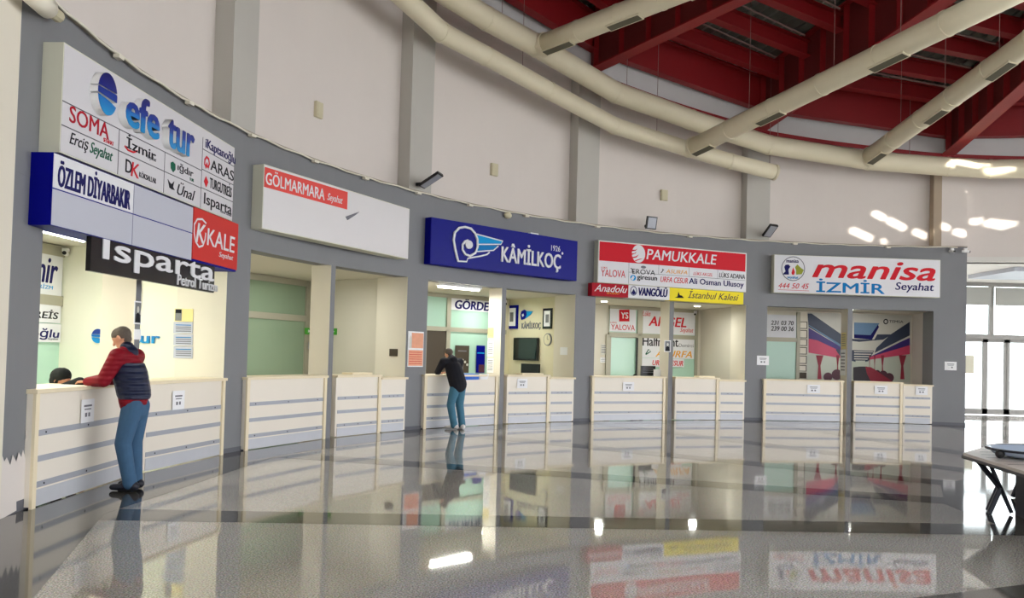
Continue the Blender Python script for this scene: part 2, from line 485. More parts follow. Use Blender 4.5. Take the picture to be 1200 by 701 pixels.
for k in range(0, 5):
    struct(MB().arc(k-.062, k+.062 if k < 4 else 4.102, -.008, 0, 0, .07, n=2).build('baseboard_back', 'skirting'))
# taller cream wall that carries on past the first pillar
struct(MB().arc(-2.6, -1.058, -.02, .4, 0, 9.6).build('wall_left', 'cream_paint'))
# rest of the enclosing wall behind the viewpoint
for i in (-3.5, -4.5, -5.5, -6.5):
    struct(MB().arc(i-.05, i+.05, 0, .5, 0, 7, n=1).build('wall_rear', 'wall_white'))
struct(MB().box(-14, 42, -18, -16, 0, 11.8).build('sun_blocker', 'white'))  # unseen block added outside to keep low sun out of the open rear
struct(MB().box(-40, 90, -60, -8.05, -.15, -.01).build('floor', 'pavement')); struct(MB().box(-60, -9.05, -8, 29.4, -.15, -.01).build('floor', 'pavement'))
# upper white wall, set back, its pilasters and the ring beam above
struct(MB().arc(-1.06, 4.0, .33, .6, ZT-.1, 9, z0f=lambda i: ZT-.1, z1f=lambda i: ztop(i)).build('wall_back', 'wall_white'))
for k in range(0, 5):
    m = 'pilaster'
    if k == 4:
        struct(MB().arc(3.935, 3.975, .02, .34, ZT, 8, n=1, z0f=lambda i: ZT, z1f=lambda i: zrim(i)+.02).build('trim_%d' % (k+1), 'pilaster_brown'))
        struct(MB().arc(3.975, 4.1, .03, .6, ZT, 8, n=2, z0f=lambda i: ZT, z1f=lambda i: zrim(i)+.02).build('wall_back', 'wall_white'))
    else:
        struct(MB().arc(k-.065, k+.065, .02, .34, ZT, 8, n=2, z0f=lambda i: ZT, z1f=lambda i: zrim(i)+.02).build('trim_%d' % (k+1), m))
struct(MB().arc(-1.06, 6, 0, .6, 8, 9, z0f=zrim, z1f=lambda i: zrim(i)+1.62).build('wall_back', 'ring_white'))
struct(MB().arc(-1.06, 4.9, -.03, .03, 8, 9, z0f=lambda i: zrim(i)-.05, z1f=lambda i: zrim(i)+.05).build('trim_6', 'steel_red'))
struct(MB().arc(4.1, 6, .34, .6, 4.38, 9, z0f=lambda i: 4.38, z1f=lambda i: ztop(i)).build('wall_right', 'wall_white'))
# upper band far right / behind: open glazed side, just a lintel
struct(MB().arc(6, 10.9, 0, .6, 8, 9, z0f=lambda i: zrim(i), z1f=lambda i: zrim(i)+1.62).build('wall_right', 'ring_white'))
# cream ledge moulding on top of the grey wall
mat('ledge', (168, 158, 142), .7)
struct(MB().arc(-1.06, 4.1, -.04, .36, ZT-.014, ZT+.008).build('trim_7', 'ledge'))

# end face of the grey wall
# vestibule beyond the last pillar
ZV = 4.38
b = MB(); pts = [W(4.1, 0, .34), W(4.6, 0, .34), W(5.2, 0, .34), Vector((22, 29.4, 0)), Vector((11.5, 29.4, 0))]
b.prism([(p.x, p.y) for p in pts], ZV, ZV+.15)
struct(b.build('ceiling', 'ceil_white'))
b = MB(); e0 = W(4.08, 0, .1); e1 = Vector((15.05, 29.3, 0))
d = (e1-e0).normalized(); n = Vector((-d.y, d.x, 0))*.2
b.prism([(p.x, p.y) for p in (W(4.02, 0, .8), W(4.02, 0, .8)+Vector((-.3, .3, 0)), Vector((12.0, 29.4, 0)), Vector((12.3, 29.4, 0)))], 0, ZV)
struct(b.build('wall_right', 'wall_white'))

YD = 29.3
def door_wall():
    # shop front with transom windows above sliding glass doors
    w = tag(bpy.data.objects.new('window_1', None), kind='structure'); col.objects.link(w)
    def bx(x0, x1, z0, z1, n, m, p, dy=.06): return MB().box(x0, x1, YD-dy, YD+dy, z0, z1).build(n, m, p)
    bx(12.2, 22, 4.25, 4.4, 'window_frame', 'door_frame', w)
    bx(12.2, 22, 2.5, 2.66, 'window_frame', 'door_frame', w, .1)
    for x in (13.4, 15.86, 17.6, 19.6): bx(x-.07, x+.07, 2.66, 4.25, 'mullion', 'door_frame', w)
    for a, c in ((13.47, 15.79), (15.93, 17.53), (17.67, 19.53)):
        bx(a, c, 2.66, 4.25, 'pane', 'clear_glass', w, .006)
        MB().box(a, c, YD-.14, YD-.12, 3.62, 4.22).build('blind', 'blind_fabric', w)
    xs = [13.4, 15.68, 16.4, 18.0, 19.6]
    for k, (a, c) in enumerate(zip(xs, xs[1:])):
        dd = tag(bpy.data.objects.new('door_%d' % (k+1), None), kind='structure'); col.objects.link(dd)
        y = YD+.02*(k % 2)
        fr = MB()
        for x0, x1, z0, z1 in ((a, a+.09, .02, 2.5), (c-.09, c, .02, 2.5), (a, c, .02, .2), (a, c, 2.4, 2.5)): fr.box(x0, x1, y-.03, y+.03, z0, z1)
        fr.build('door_frame', 'door_frame', dd)
        MB().box(a+.09, c-.09, y-.006, y+.006, .2, 2.4).build('pane', 'clear_glass', dd)
    o = MB().box(15.02, 15.30, YD-.04, YD-.0065, 1.35, 1.95).build('notice_board', 'frame_alu')
    tag(o, 'small grey notice board hanging on the glass beside the sliding doors', 'notice board')
door_wall()
# ceiling unit in the vestibule
p = [at(1158, 322, 26.5), at(1180, 317, 26.5)]
o = MB().box(13.9, 16.2, 24.5, 27.0, ZV-.12, ZV-.002).build('ceiling_panel', 'strip_metal'); tag(o, 'flat grey panel under the entrance ceiling beyond the last pillar', 'ceiling panel')

# ------------------------------------------------------------------ roof
RJ = [13.2, 11.95, 10.6, 9.4, 8.25]
def roof():
    for k in range(-1, 10):
        th = TH0+DTH*k
        fr = Fr(k)                 # local y negative = towards the hall centre
        rt = thing(fr, 'roof_beam', {0: 'red steel roof beam over the first white pilaster', 1: 'red steel roof beam over the second pilaster', 2: 'red steel roof beam meeting the wall above the blue signboard', 3: 'large red steel roof beam meeting the wall over the fourth pillar', 4: 'red steel roof beam with sunlit underside over the last pillar'}.get(k, 'red steel roof beam out over the right side of the hall'), 'roof beam', (0, 0, zb(k, R)), 'radial steel roof beams')
        r1 = 6.9
        def seg(y0, z0a, y1, z1a, hw, h0, h1, name, m, par=rt):
            b = MB()
            b.hexa([(-hw, y0, z0a+h0), (hw, y0, z0a+h0), (hw, y1, z1a+h0), (-hw, y1, z1a+h0), (-hw, y0, z0a+h1), (hw, y0, z0a+h1), (hw, y1, z1a+h1), (-hw, y1, z1a+h1)])
            return b.build(name, m, par)
        za = zb(k, R); zc = zb(k, r1)
        y0, y1 = 0., r1-R
        seg(y0, za, y1, zc, .17, 0, .035, 'flange', 'steel_red')
        seg(y0, za, y1, zc, .17, 1.45, 1.485, 'flange', 'steel_red')
        seg(y0, za, y1, zc, .012, .035, 1.45, 'web', 'steel_web')
        for q in range(8):
            t = (q+.3)/8; yy = y0+(y1-y0)*t; zz = za+(zc-za)*t
            MB().box(-.15, .15, yy-.01, yy+.01, zz+.035, zz+1.45).build('stiffener', 'steel_red', rt)
    for k in range(-1, 9):
        fr = Fr(k+.5)
        half = DTH/2
        # purlins: straight members between neighbouring beams
        for n_, r in enumerate([14.05]+RJ):
            P0 = Fr(k).w(.02, r-R, 0); P1 = Fr(k+1).w(-.02, r-R, 0)
            h0 = .98 if n_ else 0
            dep = .36 if n_ else .85
            a = fr.l(P0); c = fr.l(P1)
            if n_: za = zb(k, r)+h0; zc = zb(k+1, r)+h0
            else: za = ztop(k)+.0; zc = ztop(k+1)
            where = {0: 'against the wall', 1: 'first in from the wall', 2: 'second in from the wall', 3: 'third in from the wall', 4: 'fourth in from the wall', 5: 'innermost'}[n_]
            bay = {1: 'over the blue signboard bay', 2: 'over the red headed signboard bay', 3: 'over the rightmost signboard bay', 4: 'over the entrance'}.get(k, 'away to the left' if k < 1 else 'away to the right')
            rt = thing(fr, 'roof_purlin', 'red steel purlin %s, %s' % (where, bay), 'purlin', (0, a.y, min(za, zc)), 'roof purlins')
            def bar(dy0, dy1, h_0, h_1, nm, m):
                MB().hexa([(a.x, a.y+dy0, za+h_0), (c.x, c.y+dy0, zc+h_0), (c.x, c.y+dy1, zc+h_0), (a.x, a.y+dy1, za+h_0), (a.x, a.y+dy0, za+h_1), (c.x, c.y+dy0, zc+h_1), (c.x, c.y+dy1, zc+h_1), (a.x, a.y+dy1, za+h_1)]).build(nm, m, rt)
            bar(-.13, .13, 0, .025, 'flange', 'steel_red')
            bar(-.01, .01, .025, dep, 'web', 'steel_red')
            bar(-.13, .13, dep, dep+.025, 'flange', 'steel_red')
        # conduit between purlins
        if 0 <= k <= 4:
            for r in (12.5, 11.3, 10.0):
                p0 = W(k+.12, zb(k, r)+1.2, r-R); p1 = W(k+.88, zb(k+1, r)+1.17, r-R)
                o = MB().tube([p0, p0.lerp(p1, .3)], .02, 6).tube([p0.lerp(p1, .36), p1], .02, 6).build('conduit_pipe', 'rod')
                tag(o, 'thin grey pipe running between red roof purlins', 'pipe', 'pipes under the roof deck')
        # corrugated deck sheet
        b = MB(); L = R*sin(half)+.1; nx = int(2*L/.14); prev = None
        yo_max = R*cos(half)-R+.35
        for q in range(nx+1):
            x = -L+2*L*q/nx
            rr = max(6.9*cos(half), (abs(x)-.12)/math.tan(half))
            yi = rr-R
            if yi >= yo_max: yi = yo_max-.01
            def zz(y_):
                r = R+y_; f = .5+x/(2*max(.5, r*math.tan(half)))
                f = min(1, max(0, f))
                return (zb(k, r)*(1-f)+zb(k+1, r)*f)+(1.5 if q % 2 else 1.57)
            ys = [yi+(yo_max-yi)*t for t in (0, .33, .66, 1)]
            cur = [b.bm.verts.new(fr.w(x, y_, zz(y_))) for y_ in ys]
            if prev:
                for j in range(3): b._f([prev[j], cur[j], cur[j+1], prev[j+1]])
            prev = cur
        struct(b.build('ceiling', 'deck'))
    # closed roof over the hidden part, and an unseen flat roof, its openings shaped to throw the sun patches
    SUNT = .23; sd = Vector((-.04, 1.0, -SUNT))
    patches = [([(1018, 250), (1027, 247), (1041, 254), (1034, 259)], 'u'), ([(1035, 259), (1044, 255), (1064, 266), (1058, 271)], 'u'),
               ([(991, 270), (1002, 267), (1025, 278), (1019, 283)], 'u'), ([(1067, 273), (1073, 268), (1086, 274), (1085, 281)], 'u'),
               ([(1029, 283), (1035, 280), (1043, 284), (1036, 286)], 'u'), ([(1075, 220), (1085, 212), (1088, 213), (1087, 222)], 'u'),
               ([(1103, 262), (1107, 262), (1115, 266), (1110, 271), (1103, 268)], 'p'), ([(1113, 273), (1122, 268), (1134, 272), (1130, 278)], 'p'),
               ([(1137, 257), (1156, 255), (1147, 263), (1137, 263)], 'r'), ([(1149, 264), (1160, 257), (1199, 261), (1175, 269)], 'r'),
               ([(1111, 187), (1125, 186), (1152, 194), (1146, 199), (1120, 194)], 'd'), ([(1146, 198), (1184, 197), (1180, 204), (1160, 207)], 'd'),
               ([(1138, 224), (1164, 223), (1160, 227), (1138, 228)], 'r'), ([(1103, 211), (1135, 212), (1134, 216)], 'p')]
    ZL = 9.62
    b = MB(); b.prism([(CX+7.3*cos(a*pi/18), CZ+7.3*sin(a*pi/18)) for a in range(36)], ZL, ZL+.05)
    cut = MB()
    for pts, kd in patches:
        q = []
        for (px, py) in pts:
            p = cyl(px, py, {'u': .33, 'p': .03, 'r': .34, 'd': -.95}[kd])
            t = (ZL+.025-p.z)/SUNT
            q.append((p.x-sd.x*t, p.y-sd.y*t))
        cut.prism(q, ZL-.2, ZL+.25)
    disc_ = b.build('ceiling', 'roof_plain'); cutter = cut.build('cutter', 'roof_plain')
    bo = disc_.modifiers.new('b', 'BOOLEAN'); bo.operation = 'DIFFERENCE'; bo.object = cutter; bo.solver = 'EXACT'; bo.use_self = True
    dg = bpy.context.evaluated_depsgraph_get(); dg.update()
    me = bpy.data.meshes.new_from_object(disc_.evaluated_get(dg)); disc_.modifiers.clear(); disc_.data = me
    bpy.data.objects.remove(cutter); struct(disc_)
    b = MB()
    for k in range(-1, 9):
        for (ia, ib) in ((k, k+1),):
            za, zc = zb(ia, 7.2)+1.55, zb(ib, 7.2)+1.55
            b._f([b.bm.verts.new(p) for p in (W(ia, min(ZL, za)-.1, 7.25-R), W(ib, min(ZL, zc)-.1, 7.25-R), W(ib, max(ZL, zc)+.05, 7.25-R), W(ia, max(ZL, za)+.05, 7.25-R))])
    struct(b.build('wall_upper', 'roof_plain', fix=False))
    b = MB()
    for k in list(range(-7, -1))+list(range(9, 11)):
        b._f([b.bm.verts.new(p) for p in (W(k, zb(k, R)+1.7, .6), W(k+1, zb(k+1, R)+1.7, .6), W(k+1, 9.64, 7.2-R), W(k, 9.64, 7.2-R))])
    for k in (-1, 9):
        b._f([b.bm.verts.new(p) for p in (W(k, 8.4, .6), W(k, 9.5, 7.2-R), W(k, zb(k, 7.2)+1.6, 7.2-R), W(k, zb(k, R)+1.7, .6))])
    struct(b.build('ceiling', 'roof_plain', fix=False))
    b = MB().arc(-6.6, -1.06, .3, .6, 8.2, 10.6, z0f=lambda i: 7, z1f=lambda i: zrim(i)+1.9); struct(b.build('wall_rear', 'wall_white'))
roof()

# ------------------------------------------------------------------ air ducts
D1 = [(-.4, 8.35), (.3, 8.2), (.73, 8.05), (.93, 7.78), (1.22, 7.72), (1.38, 7.64), (1.63, 7.46), (2.04, 7.04), (2.2, 6.97), (2.51, 6.78), (3.01, 6.44)]
D2 = [(.3, 8.7), (1.2, 8.47), (1.38, 8.39), (1.53, 8.34), (2.03, 7.82), (2.19, 7.72), (2.63, 7.44), (2.97, 7.12), (3.53, 6.88), (3.82, 6.8), (4.16, 6.69), (4.8, 6.6), (5.6, 6.5)]
def ring_duct(tb, idx, r, off, label):
    rt = thing(WF, 'air_duct', label, 'air duct', tuple(W(idx[0], tab(tb, idx[0]), off)))
    pts = [W(i, tab(tb, i), off) for i in idx]
    MB().tube(pts, r, 24).build('duct_run', 'duct', rt, smooth=True)
    for k in range(len(pts)):
        p = pts[k]; q = pts[k+1] if k < len(pts)-1 else pts[k-1]
        d = (q-p).normalized()*.03
        MB().tube([p-d, p+d], r+.012, 24).build('joint_band', 'duct', rt, smooth=False)
    return pts
ring_duct(D1, [-.4, 0, .3, .6, .93, 1.22, 1.62, 2.04, 2.5, 2.75, 3.01], .195, -.7, 'lower curved cream air duct along the wall, ending over the fourth pillar')
ring_duct(D2, [.3, .75, 1.2, 1.53, 2.03, 2.5, 2.97, 3.53, 3.95, 4.16, 4.8, 5.4], .245, -.75, 'upper curved cream air duct running along the whole wall')
def radial_duct(i, r0, z0, r1, z1, rad, vents, label):
    fr = Fr(i)
    rt = thing(fr, 'branch_duct', label, 'air duct', (0, r0-R, z0), 'straight branch ducts under the roof')
    n = 6
    pts = [Vector((0, (r0+(r1-r0)*k/n)-R, z0+(z1-z0)*k/n)) for k in range(n+1)]
    MB().tube(pts, rad, 24).build('duct_run', 'duct', rt, smooth=True)
    d = (pts[1]-pts[0]).normalized()
    for p in pts[1:-1]:
        MB().tube([p-d*.03, p+d*.03], rad+.01, 24).build('joint_band', 'duct', rt)
    MB().tube([pts[0]-d*.0, pts[0]+d*.12], rad+.03, 24).build('collar', 'duct', rt)
    for v in vents:
        t0 = (r0-v)/(r0-r1); p = pts[0].lerp(pts[-1], t0)
        a = -.22; nrm = Vector((sin(a), 0, -cos(a))); nrm = (nrm-d*nrm.dot(d)).normalized(); sd_ = nrm.cross(d).normalized()
        def bl(hl, hw, o0, o1, nm, m, par=rt):
            b = MB(); q = []
            for oo in (o0, o1):
                for a_, c_ in ((-hl, -hw), (hl, -hw), (hl, hw), (-hl, hw)): q.append(p+d*a_+sd_*c_+nrm*oo)
            b.hexa(q); return b.build(nm, m, par)
        vt = bl(.42, .1, rad*.8, rad*1.06, 'vent', 'duct')
        bl(.39, .078, rad*1.06, rad*1.075, 'grille', 'vent_dark', vt)
radial_duct(1.52, 13.25, 8.3, 6.9, 8.62, .225, [12.75, 10.95, 9.0], 'left straight branch duct crossing the roof above the blue signboard')
radial_duct(2.5, 13.35, 6.8, 4.5, 7.55, .225, [12.9, 10.45, 7.2], 'middle straight branch duct running from the lower curved duct')
radial_duct(3.52, 13.3, 6.93, 5.2, 7.75, .225, [12.75, 9.9, 7.5], 'right straight branch duct running from the upper curved duct')
def hanger(i, r, z0, z1):
    p = W(i, z0, r-R)
    o = MB().tube([p, p+Vector((0, 0, z1-z0))], .007, 5).build('hanger_rod', 'rod')
    tag(o, 'thin steel rod hanging the air duct from the roof', 'hanger rod', 'duct hanger rods')
for r in (11.2, 8.6, 6.95): hanger(2.5, r, 6.8+(13.35-r)*.085+.2, zb(2.5, r)+1.5)
for r in (11.6, 9.6, 7.6): hanger(3.52, r, 6.93+(13.3-r)*.101+.2, zb(3.5, r)+1.5)
for i in (2.1, 3.02, 1.3, 3.75): hanger(i, R-.75, tab(D2, i)+.22, zb(i, 13.4)+1.5)
for i in (1.45, 2.3, 2.98): hanger(i, R-.7, tab(D1, i)+.18, zb(i, 13.4)+1.5)

# ------------------------------------------------------------------ booths
HC = R*cos(DTH/2)           # distance of the chord plane
BAY = []
ORD = ['first', 'second', 'third', 'fourth', 'fifth']
SIGNOF = ['under the tall stacked signboard', 'under the mostly blank white signboard', 'under the blue signboard', 'under the red headed signboard', 'under the rightmost white signboard']
DEPTH = [3, 3, 3, 3, 2]
for k in range(5):
    ic = k-.5; fr = Fr(ic); BAY.append(fr); D = DEPTH[k]
    yb_ = (R+D)*cos(DTH/2)-R
    xb_ = (R+D)*sin(DTH/2)
    m = ['booth_white', 'booth_ceiling', 'booth_yellow', 'booth_ceiling', 'cream_paint'][k]
    # partition on the right of the bay (the left of the next), back wall, booth ceiling
    p = [fr.w(-xb_-.1, yb_, 0), fr.w(xb_+.1, yb_, 0), fr.w(xb_+.1, yb_+.15, 0), fr.w(-xb_-.1, yb_+.15, 0)]
    struct(MB().prism([(q.x, q.y) for q in p], 0, ZF+.02).build('wall_back', m))
    i = ic+.5
    struct(MB().arc(i-.03, i+.03, .8, D+.1, 0, ZF, n=1, mats=[0]*5).build('wall_partition', m if k < 4 else 'cream_paint'))
    struct(MB().arc(ic-.5, ic+.5, .32, D+.3, ZF+.001, ZF+.12, n=6).build('ceiling', 'booth_ceiling'))
    struct(MB().arc(ic-.5, ic+.5, .3, D+.2, .0, .02, n=6).build('floor', 'laminate'))
    # half pillar in the middle of the opening
    x0 = .0 if k else -.03
    b = MB(); b.hexa([(x0-.0, -.0, 0), (x0+.13, 0, 0), (x0+.13, .42, 0), (x0, .42, 0), (x0, 0, ZF), (x0+.13, 0, ZF), (x0+.13, .42, ZF), (x0, .42, ZF)], mats=[1, 1, 0, 1, 1, 1])
    o = b.build('column', ['grey_paint', 'cream_paint']); o.location = fr.O; o.rotation_euler = (0, 0, -fr.th)
    tag(o, 'slim square column with grey front and cream sides in the opening of the %s booth from the left' % ORD[k], 'column', None)
struct(MB().arc(-1.03, -.97, .8, 3.1, 0, ZF, n=1).build('wall_partition', 'booth_white'))

def YW(k): return (R+DEPTH[k])*cos(DTH/2)-R      # local y of booth back wall
def ceiling_light(k, kind, x, y, label, grp=None):
    fr = BAY[k]
    t = thing(fr, 'ceiling_light', label, 'ceiling light', (x, y, ZF), grp)
    if kind == 'tube':
        MB().box(x-.62, x+.62, y-.06, y+.06, ZF-.05, ZF).build('housing', 'white', t)
        MB().tube([(x-.58, y, ZF-.07), (x+.58, y, ZF-.07)], .025, 10).build('tube', 'tube_light', t)
        sx, sy, e = 1.1, .1, 45
    else:
        MB().prism([(x+.1*cos(a*pi/10), y+.1*sin(a*pi/10)) for a in range(20)], ZF-.02, ZF).build('trim_ring', 'white', t)
        MB().prism([(x+.08*cos(a*pi/10), y+.08*sin(a*pi/10)) for a in range(20)], ZF-.03, ZF-.02).build('lens', 'tube_light', t)
        sx, sy, e = .16, .16, 22
    L = bpy.data.lights.new('booth_lamp', 'AREA'); L.shape = 'RECTANGLE'; L.size = sx; L.size_y = sy; L.energy = e*LK; L.color = (.98, 1, .93)
    lo = bpy.data.objects.new('lamp_bulb', L); col.objects.link(lo); lo.parent = t; lo.location = (0, 0, -.13)
LK = .85
ceiling_light(0, 'tube', -1.6, 1.15, 'bright tube light on the ceiling of the leftmost booth')
ceiling_light(0, 'tube', 1.0, 1.6, 'tube light deeper inside the leftmost booth, behind the black sign')
ceiling_light(1, 'round', *(lambda q: (q.x, q.y))(BAY[1].l(atz(374, 319, ZF))), 'round ceiling light behind the slim column in the second booth from the left')
ceiling_light(1, 'round', *(lambda q: (q.x, q.y))(BAY[1].l(W(.06, ZF, 1.2))), 'round ceiling light in the left corner of the second booth from the left')
ceiling_light(4, 'round', *(lambda q: (q.x, q.y))(BAY[4].l(atz(996, 362.5, ZF))), 'added round lamp hidden behind the slim column in the rightmost booth')  # added to brighten this booth, kept out of sight by the column
ceiling_light(2, 'round', *(lambda q: (q.x, q.y))(BAY[2].l(atz(577.5, 346, ZF))), 'added round lamp hidden behind the slim column right of the man at the counter')  # extra lamp put in for the dim right half, out of view
ceiling_light(2, 'tube', *(lambda q: (q.x, q.y))(BAY[2].l(atz(538, 337, ZF-.05))), 'long white tube light above the man at the counter')
ceiling_light(3, 'round', *(lambda q: (q.x, q.y))(BAY[3].l(atz(708, 352.5, ZF))), 'left round ceiling light under the red headed signboard')
ceiling_light(3, 'round', *(lambda q: (q.x, q.y))(BAY[3].l(atz(817, 358, ZF))), 'right round ceiling light under the yellow sign')

# ------------------------------------------------------------------ counters
def counter(k, i0, i1, top, label, posts=(1, 1), name='ticket_counter', slab=True):
    fr = BAY[k]; ic = k-.5
    def P(i, off): return fr.l(W(i, 0, off))
    a = P(i0, -.055); c = P(i1, -.055)
    mid = (a+c)/2; L = (c-a).length; ang = atan2((c-a).y, (c-a).x)
    t = bpy.data.objects.new(name, None); col.objects.link(t); t.empty_display_size = .1
    t.location = fr.w(mid.x, mid.y, 0); t.rotation_euler = (0, 0, -fr.th+ang)
    tag(t, label, 'counter', 'laminate ticket counters')
    h = L/2; zt = top-.04
    MB().box(-h, h, 0, .03, .02, zt).build('front_panel', 'laminate', t)
    MB().box(-h, -h+.03, .03, .5, .02, zt).build('side_panel', 'laminate', t)
    MB().box(h-.03, h, .03, .5, .02, zt).build('side_panel', 'laminate', t)
    for q, z in enumerate((.69, .45, .21)):
        MB().box(-h+.05, h-.05, -.007, -.001, z-.028, z+.028).build('metal_strip', 'strip_metal', t, label='brushed metal strip' if q == 0 else None)
    MB().box(-h+.05, h-.05, -.009, -.001, .012, .165).build('kick_plate', 'kick_metal', t)
    if slab: MB().box(-h-.02, h+.02, -.05, .52, zt, top).build('worktop', 'laminate_edge', t, bevel=.004)
    for sgn, f in zip((-1, 1), posts):
        if f:
            x = sgn*(h-.035)
            MB().box(x-.035, x+.035, -.03, -.001, .0, zt).build('end_post', 'laminate_edge', t)
    # bolts along the strips
    for z in (.69, .21):
        for q in range(3):
            x = -h+.25+(2*h-.5)*q/2
            MB().box(x-.008, x+.008, -.011, -.007, z-.008, z+.008).build('bolt', 'ink', t)
    cf = Fr(None); cf.O = fr.w(mid.x, mid.y, 0); cf.th = fr.th-ang; cf.ux = Vector((cos(cf.th), -sin(cf.th), 0)); cf.uy = Vector((sin(cf.th), cos(cf.th), 0))
    CF[(k, len([q for q in CF if q[0] == k]))] = cf
    return t
CF = {}
side = ['the leftmost booth', 'the booth with the blank signboard', 'the blue sign booth', 'the red headed sign booth', 'the rightmost booth']
lw = ['left', 'right']
for k in range(5):
    b0 = k-1
    counter(k, b0+.04 if k else -.962, b0+.475, 1.1, 'striped cream counter left of the slim column in %s' % side[k], (1 if k in (0, 1, 2) else 1, 1))
    if k == 0:
        counter(k, -.465, -.075, 1.1, 'striped cream counter right of the slim column in the leftmost booth', (0, 1))
    else:
        counter(k, b0+.535, b0+.785, 1.1, 'striped cream counter right of the slim column in %s' % side[k], (0, 1))
        counter(k, b0+.79, b0+.935, 1.05, 'short low cream counter by the grey pillar in %s' % side[k], (0, 0), name='low_counter')
# thicker raised ledges seen on three counters
for k, (a, c) in ((1, (.66, .785)), (2, (1.65, 1.785)), (3, (2.69, 2.785))):
    fr = BAY[k]
    p0 = fr.l(W(a, 0, .1)); p1 = fr.l(W(c, 0, .1))
    o = MB().box(p0.x, p1.x, p0.y-.02, p0.y+.22, 1.101, 1.135).build('ledge_board', 'laminate_edge'); o.location = fr.O; o.rotation_euler = (0, 0, -fr.th)
    tag(o, 'loose cream board lying on the right counter of %s' % side[k], 'board')

def notice(Fm, xl, xr, yt, yb, y, label, name='notice', grp=None, lines=True, par=None):
    ym = (yt+yb)/2; xm = (xl+xr)/2
    x0 = Fm.px(xl, ym, y)[0]; x1 = Fm.px(xr, ym, y)[0]; z1 = Fm.px(xm, yt, y)[1]; z0 = Fm.px(xm, yb, y)[1]
    t = thing(Fm, name, label, 'notice', ((x0+x1)/2, y, z0), grp)
    MB().box(x0, x1, y-.003, y, z0, z1).build('sheet', 'paper', t)
    if lines:
        w = x1-x0; h = z1-z0
        b = MB(); b.box(x0+w*.2, x1-w*.2, y-.0042, y-.003, z0+h*.68, z0+h*.76); b.box(x0+w*.25, x1-w*.25, y-.0042, y-.003, z0+h*.55, z0+h*.6)
        b.box(x0+w*.3, x0+w*.45, y-.0042, y-.003, z0+h*.25, z0+h*.42); b.box(x0+w*.55, x0+w*.68, y-.0042, y-.003, z0+h*.25, z0+h*.42)
        b.build('print', 'ink_grey', t)
    return t
def face(k, i):   # local y of the counter fronts near bay index i (a frame turned along the counter)
    return None
def cnotice(i, xl, xr, yt, yb, label, off=-.013, **kw):
    notice(i if isinstance(i, Fr) else Fr(i), xl, xr, yt, yb, off, label, **kw)
cnotice(CF[(0, 0)], 95, 110, 468, 495, 'white notice sheet taped to the leftmost counter front')
cnotice(CF[(0, 1)], 202, 216, 458, 480, 'white notice on the counter right of the man in the padded jacket')
cnotice(CF[(2, 1)], 606, 618, 444, 455, 'white notice on the counter below the television')
cnotice(CF[(3, 0)], 730, 743, 448, 458, 'white notice on the counter under the red headed signboard')
cnotice(CF[(4, 0)], 946, 961, 451, 461, 'white notice on the left counter of the rightmost booth')
cnotice(CF[(4, 1)], 1025, 1040, 452, 462, 'white notice on the middle counter of the rightmost booth')
cnotice(CF[(4, 2)], 1073, 1087, 453, 463, 'white notice on the short counter of the rightmost booth')
cnotice(3.03, 887, 901, 417, 428, 'white notice on the grey pillar left of the rightmost booth', off=-.002)
cnotice(4.03, 1107, 1121, 424, 434, 'white notice on the last grey pillar', off=-.002)

# ------------------------------------------------------------------ signboards
YS = -.40
def box_sign(k, name, label, xl, xr, ytl, ybl, m_face, m_side, y0=YS, y1=-.13, rim=None, z_from=None):
    fr = BAY[k]
    x0, z1 = fr.px(xl, ytl, y0); _, z0 = fr.px(xl, ybl, y0); x1, _ = fr.px(xr, (ytl+ybl)/2, y0)
    if z_from: z0, z1 = z_from
    t = thing(fr, name, label, 'sign', ((x0+x1)/2, y0, z0))
    MB().box(x0, x1, y0+.004, y1, z0, z1).build('lightbox', m_side, t)
    MB().box(x0+.012, x1-.012, y0, y0+.004, z0+.012, z1-.012).build('face_panel', m_face, t)
    return t, x0, x1, z0, z1
y_ = YS-.001

# --- sign 1, upper board
fr = BAY[0]
t1, X0, X1, Z0, Z1 = box_sign(0, 'signboard', 'tall white company signboard with raised blue letters over the leftmost booth', 75, 277.5, 57, 171, 'sign_face', 'sign_side', z_from=(3.30, 4.33))
zc, zh = (Z0+Z1)/2, (Z1-Z0)/2
def zrow(x, y): return fr.px(x, y, YS)[1]
r1 = zrow(138, 151); r2 = zrow(138.5, 176.3)
r1 = (zrow(76.2, 118)+zrow(235.3, 200.5))/2; r2 = (zrow(74.5, 146.6)+zrow(192.5, 201.3))/2
xc = [fr.px(138.5, 185, YS)[0], fr.px(192.5, 200, YS)[0], fr.px(236, 210, YS)[0]]
b = MB(); e = .005
b.box(X0+.01, xc[2], YS-.002, YS, r1-e, r1+e); b.box(X0+.01, xc[2], YS-.002, YS, r2-e, r2+e)
for x in xc: b.box(x-e, x+e, YS-.002, YS, Z0+.01, r1 if x != xc[2] else zrow(236, 160))
rr = [zrow(258, 186), zrow(256, 208), zrow(256, 229)]
for z in rr: b.box(xc[2], X1-.01, YS-.002, YS, z-e, z+e)
b.build('divider', 'line', t1)
def raised(Fm, par, body, xl, xr, yt, yb, y, m_front, dep=.09, bold=.02, z0=None, z1=None):
    # front face letters on white returns
    if z0 is None:
        T(Fm, par, body, xl, xr, yt, yb, 'white', y+dep, 0, bold, dep-.006, 'letter_return')
        T(Fm, par, body, xl, xr, yt, yb, m_front, y, 0, bold, .006, 'lettering')
Yr = YS-.09
def raised_local(Fm, par, body, x0, x1, z0, z1, yf, dep, m, bold=.02, shear=0):
    b = MB(); b.bm.free(); b.bm = text_bm(body, x0, x1, z0, z1, yf, shear, bold, dep-.006); b.build('letter_return', 'white', par, fix=False)
    b = MB(); b.bm.free(); b.bm = text_bm(body, x0, x1, z0, z1, yf-dep+.006, shear, bold, .006); b.build('lettering', m, par, fix=False)
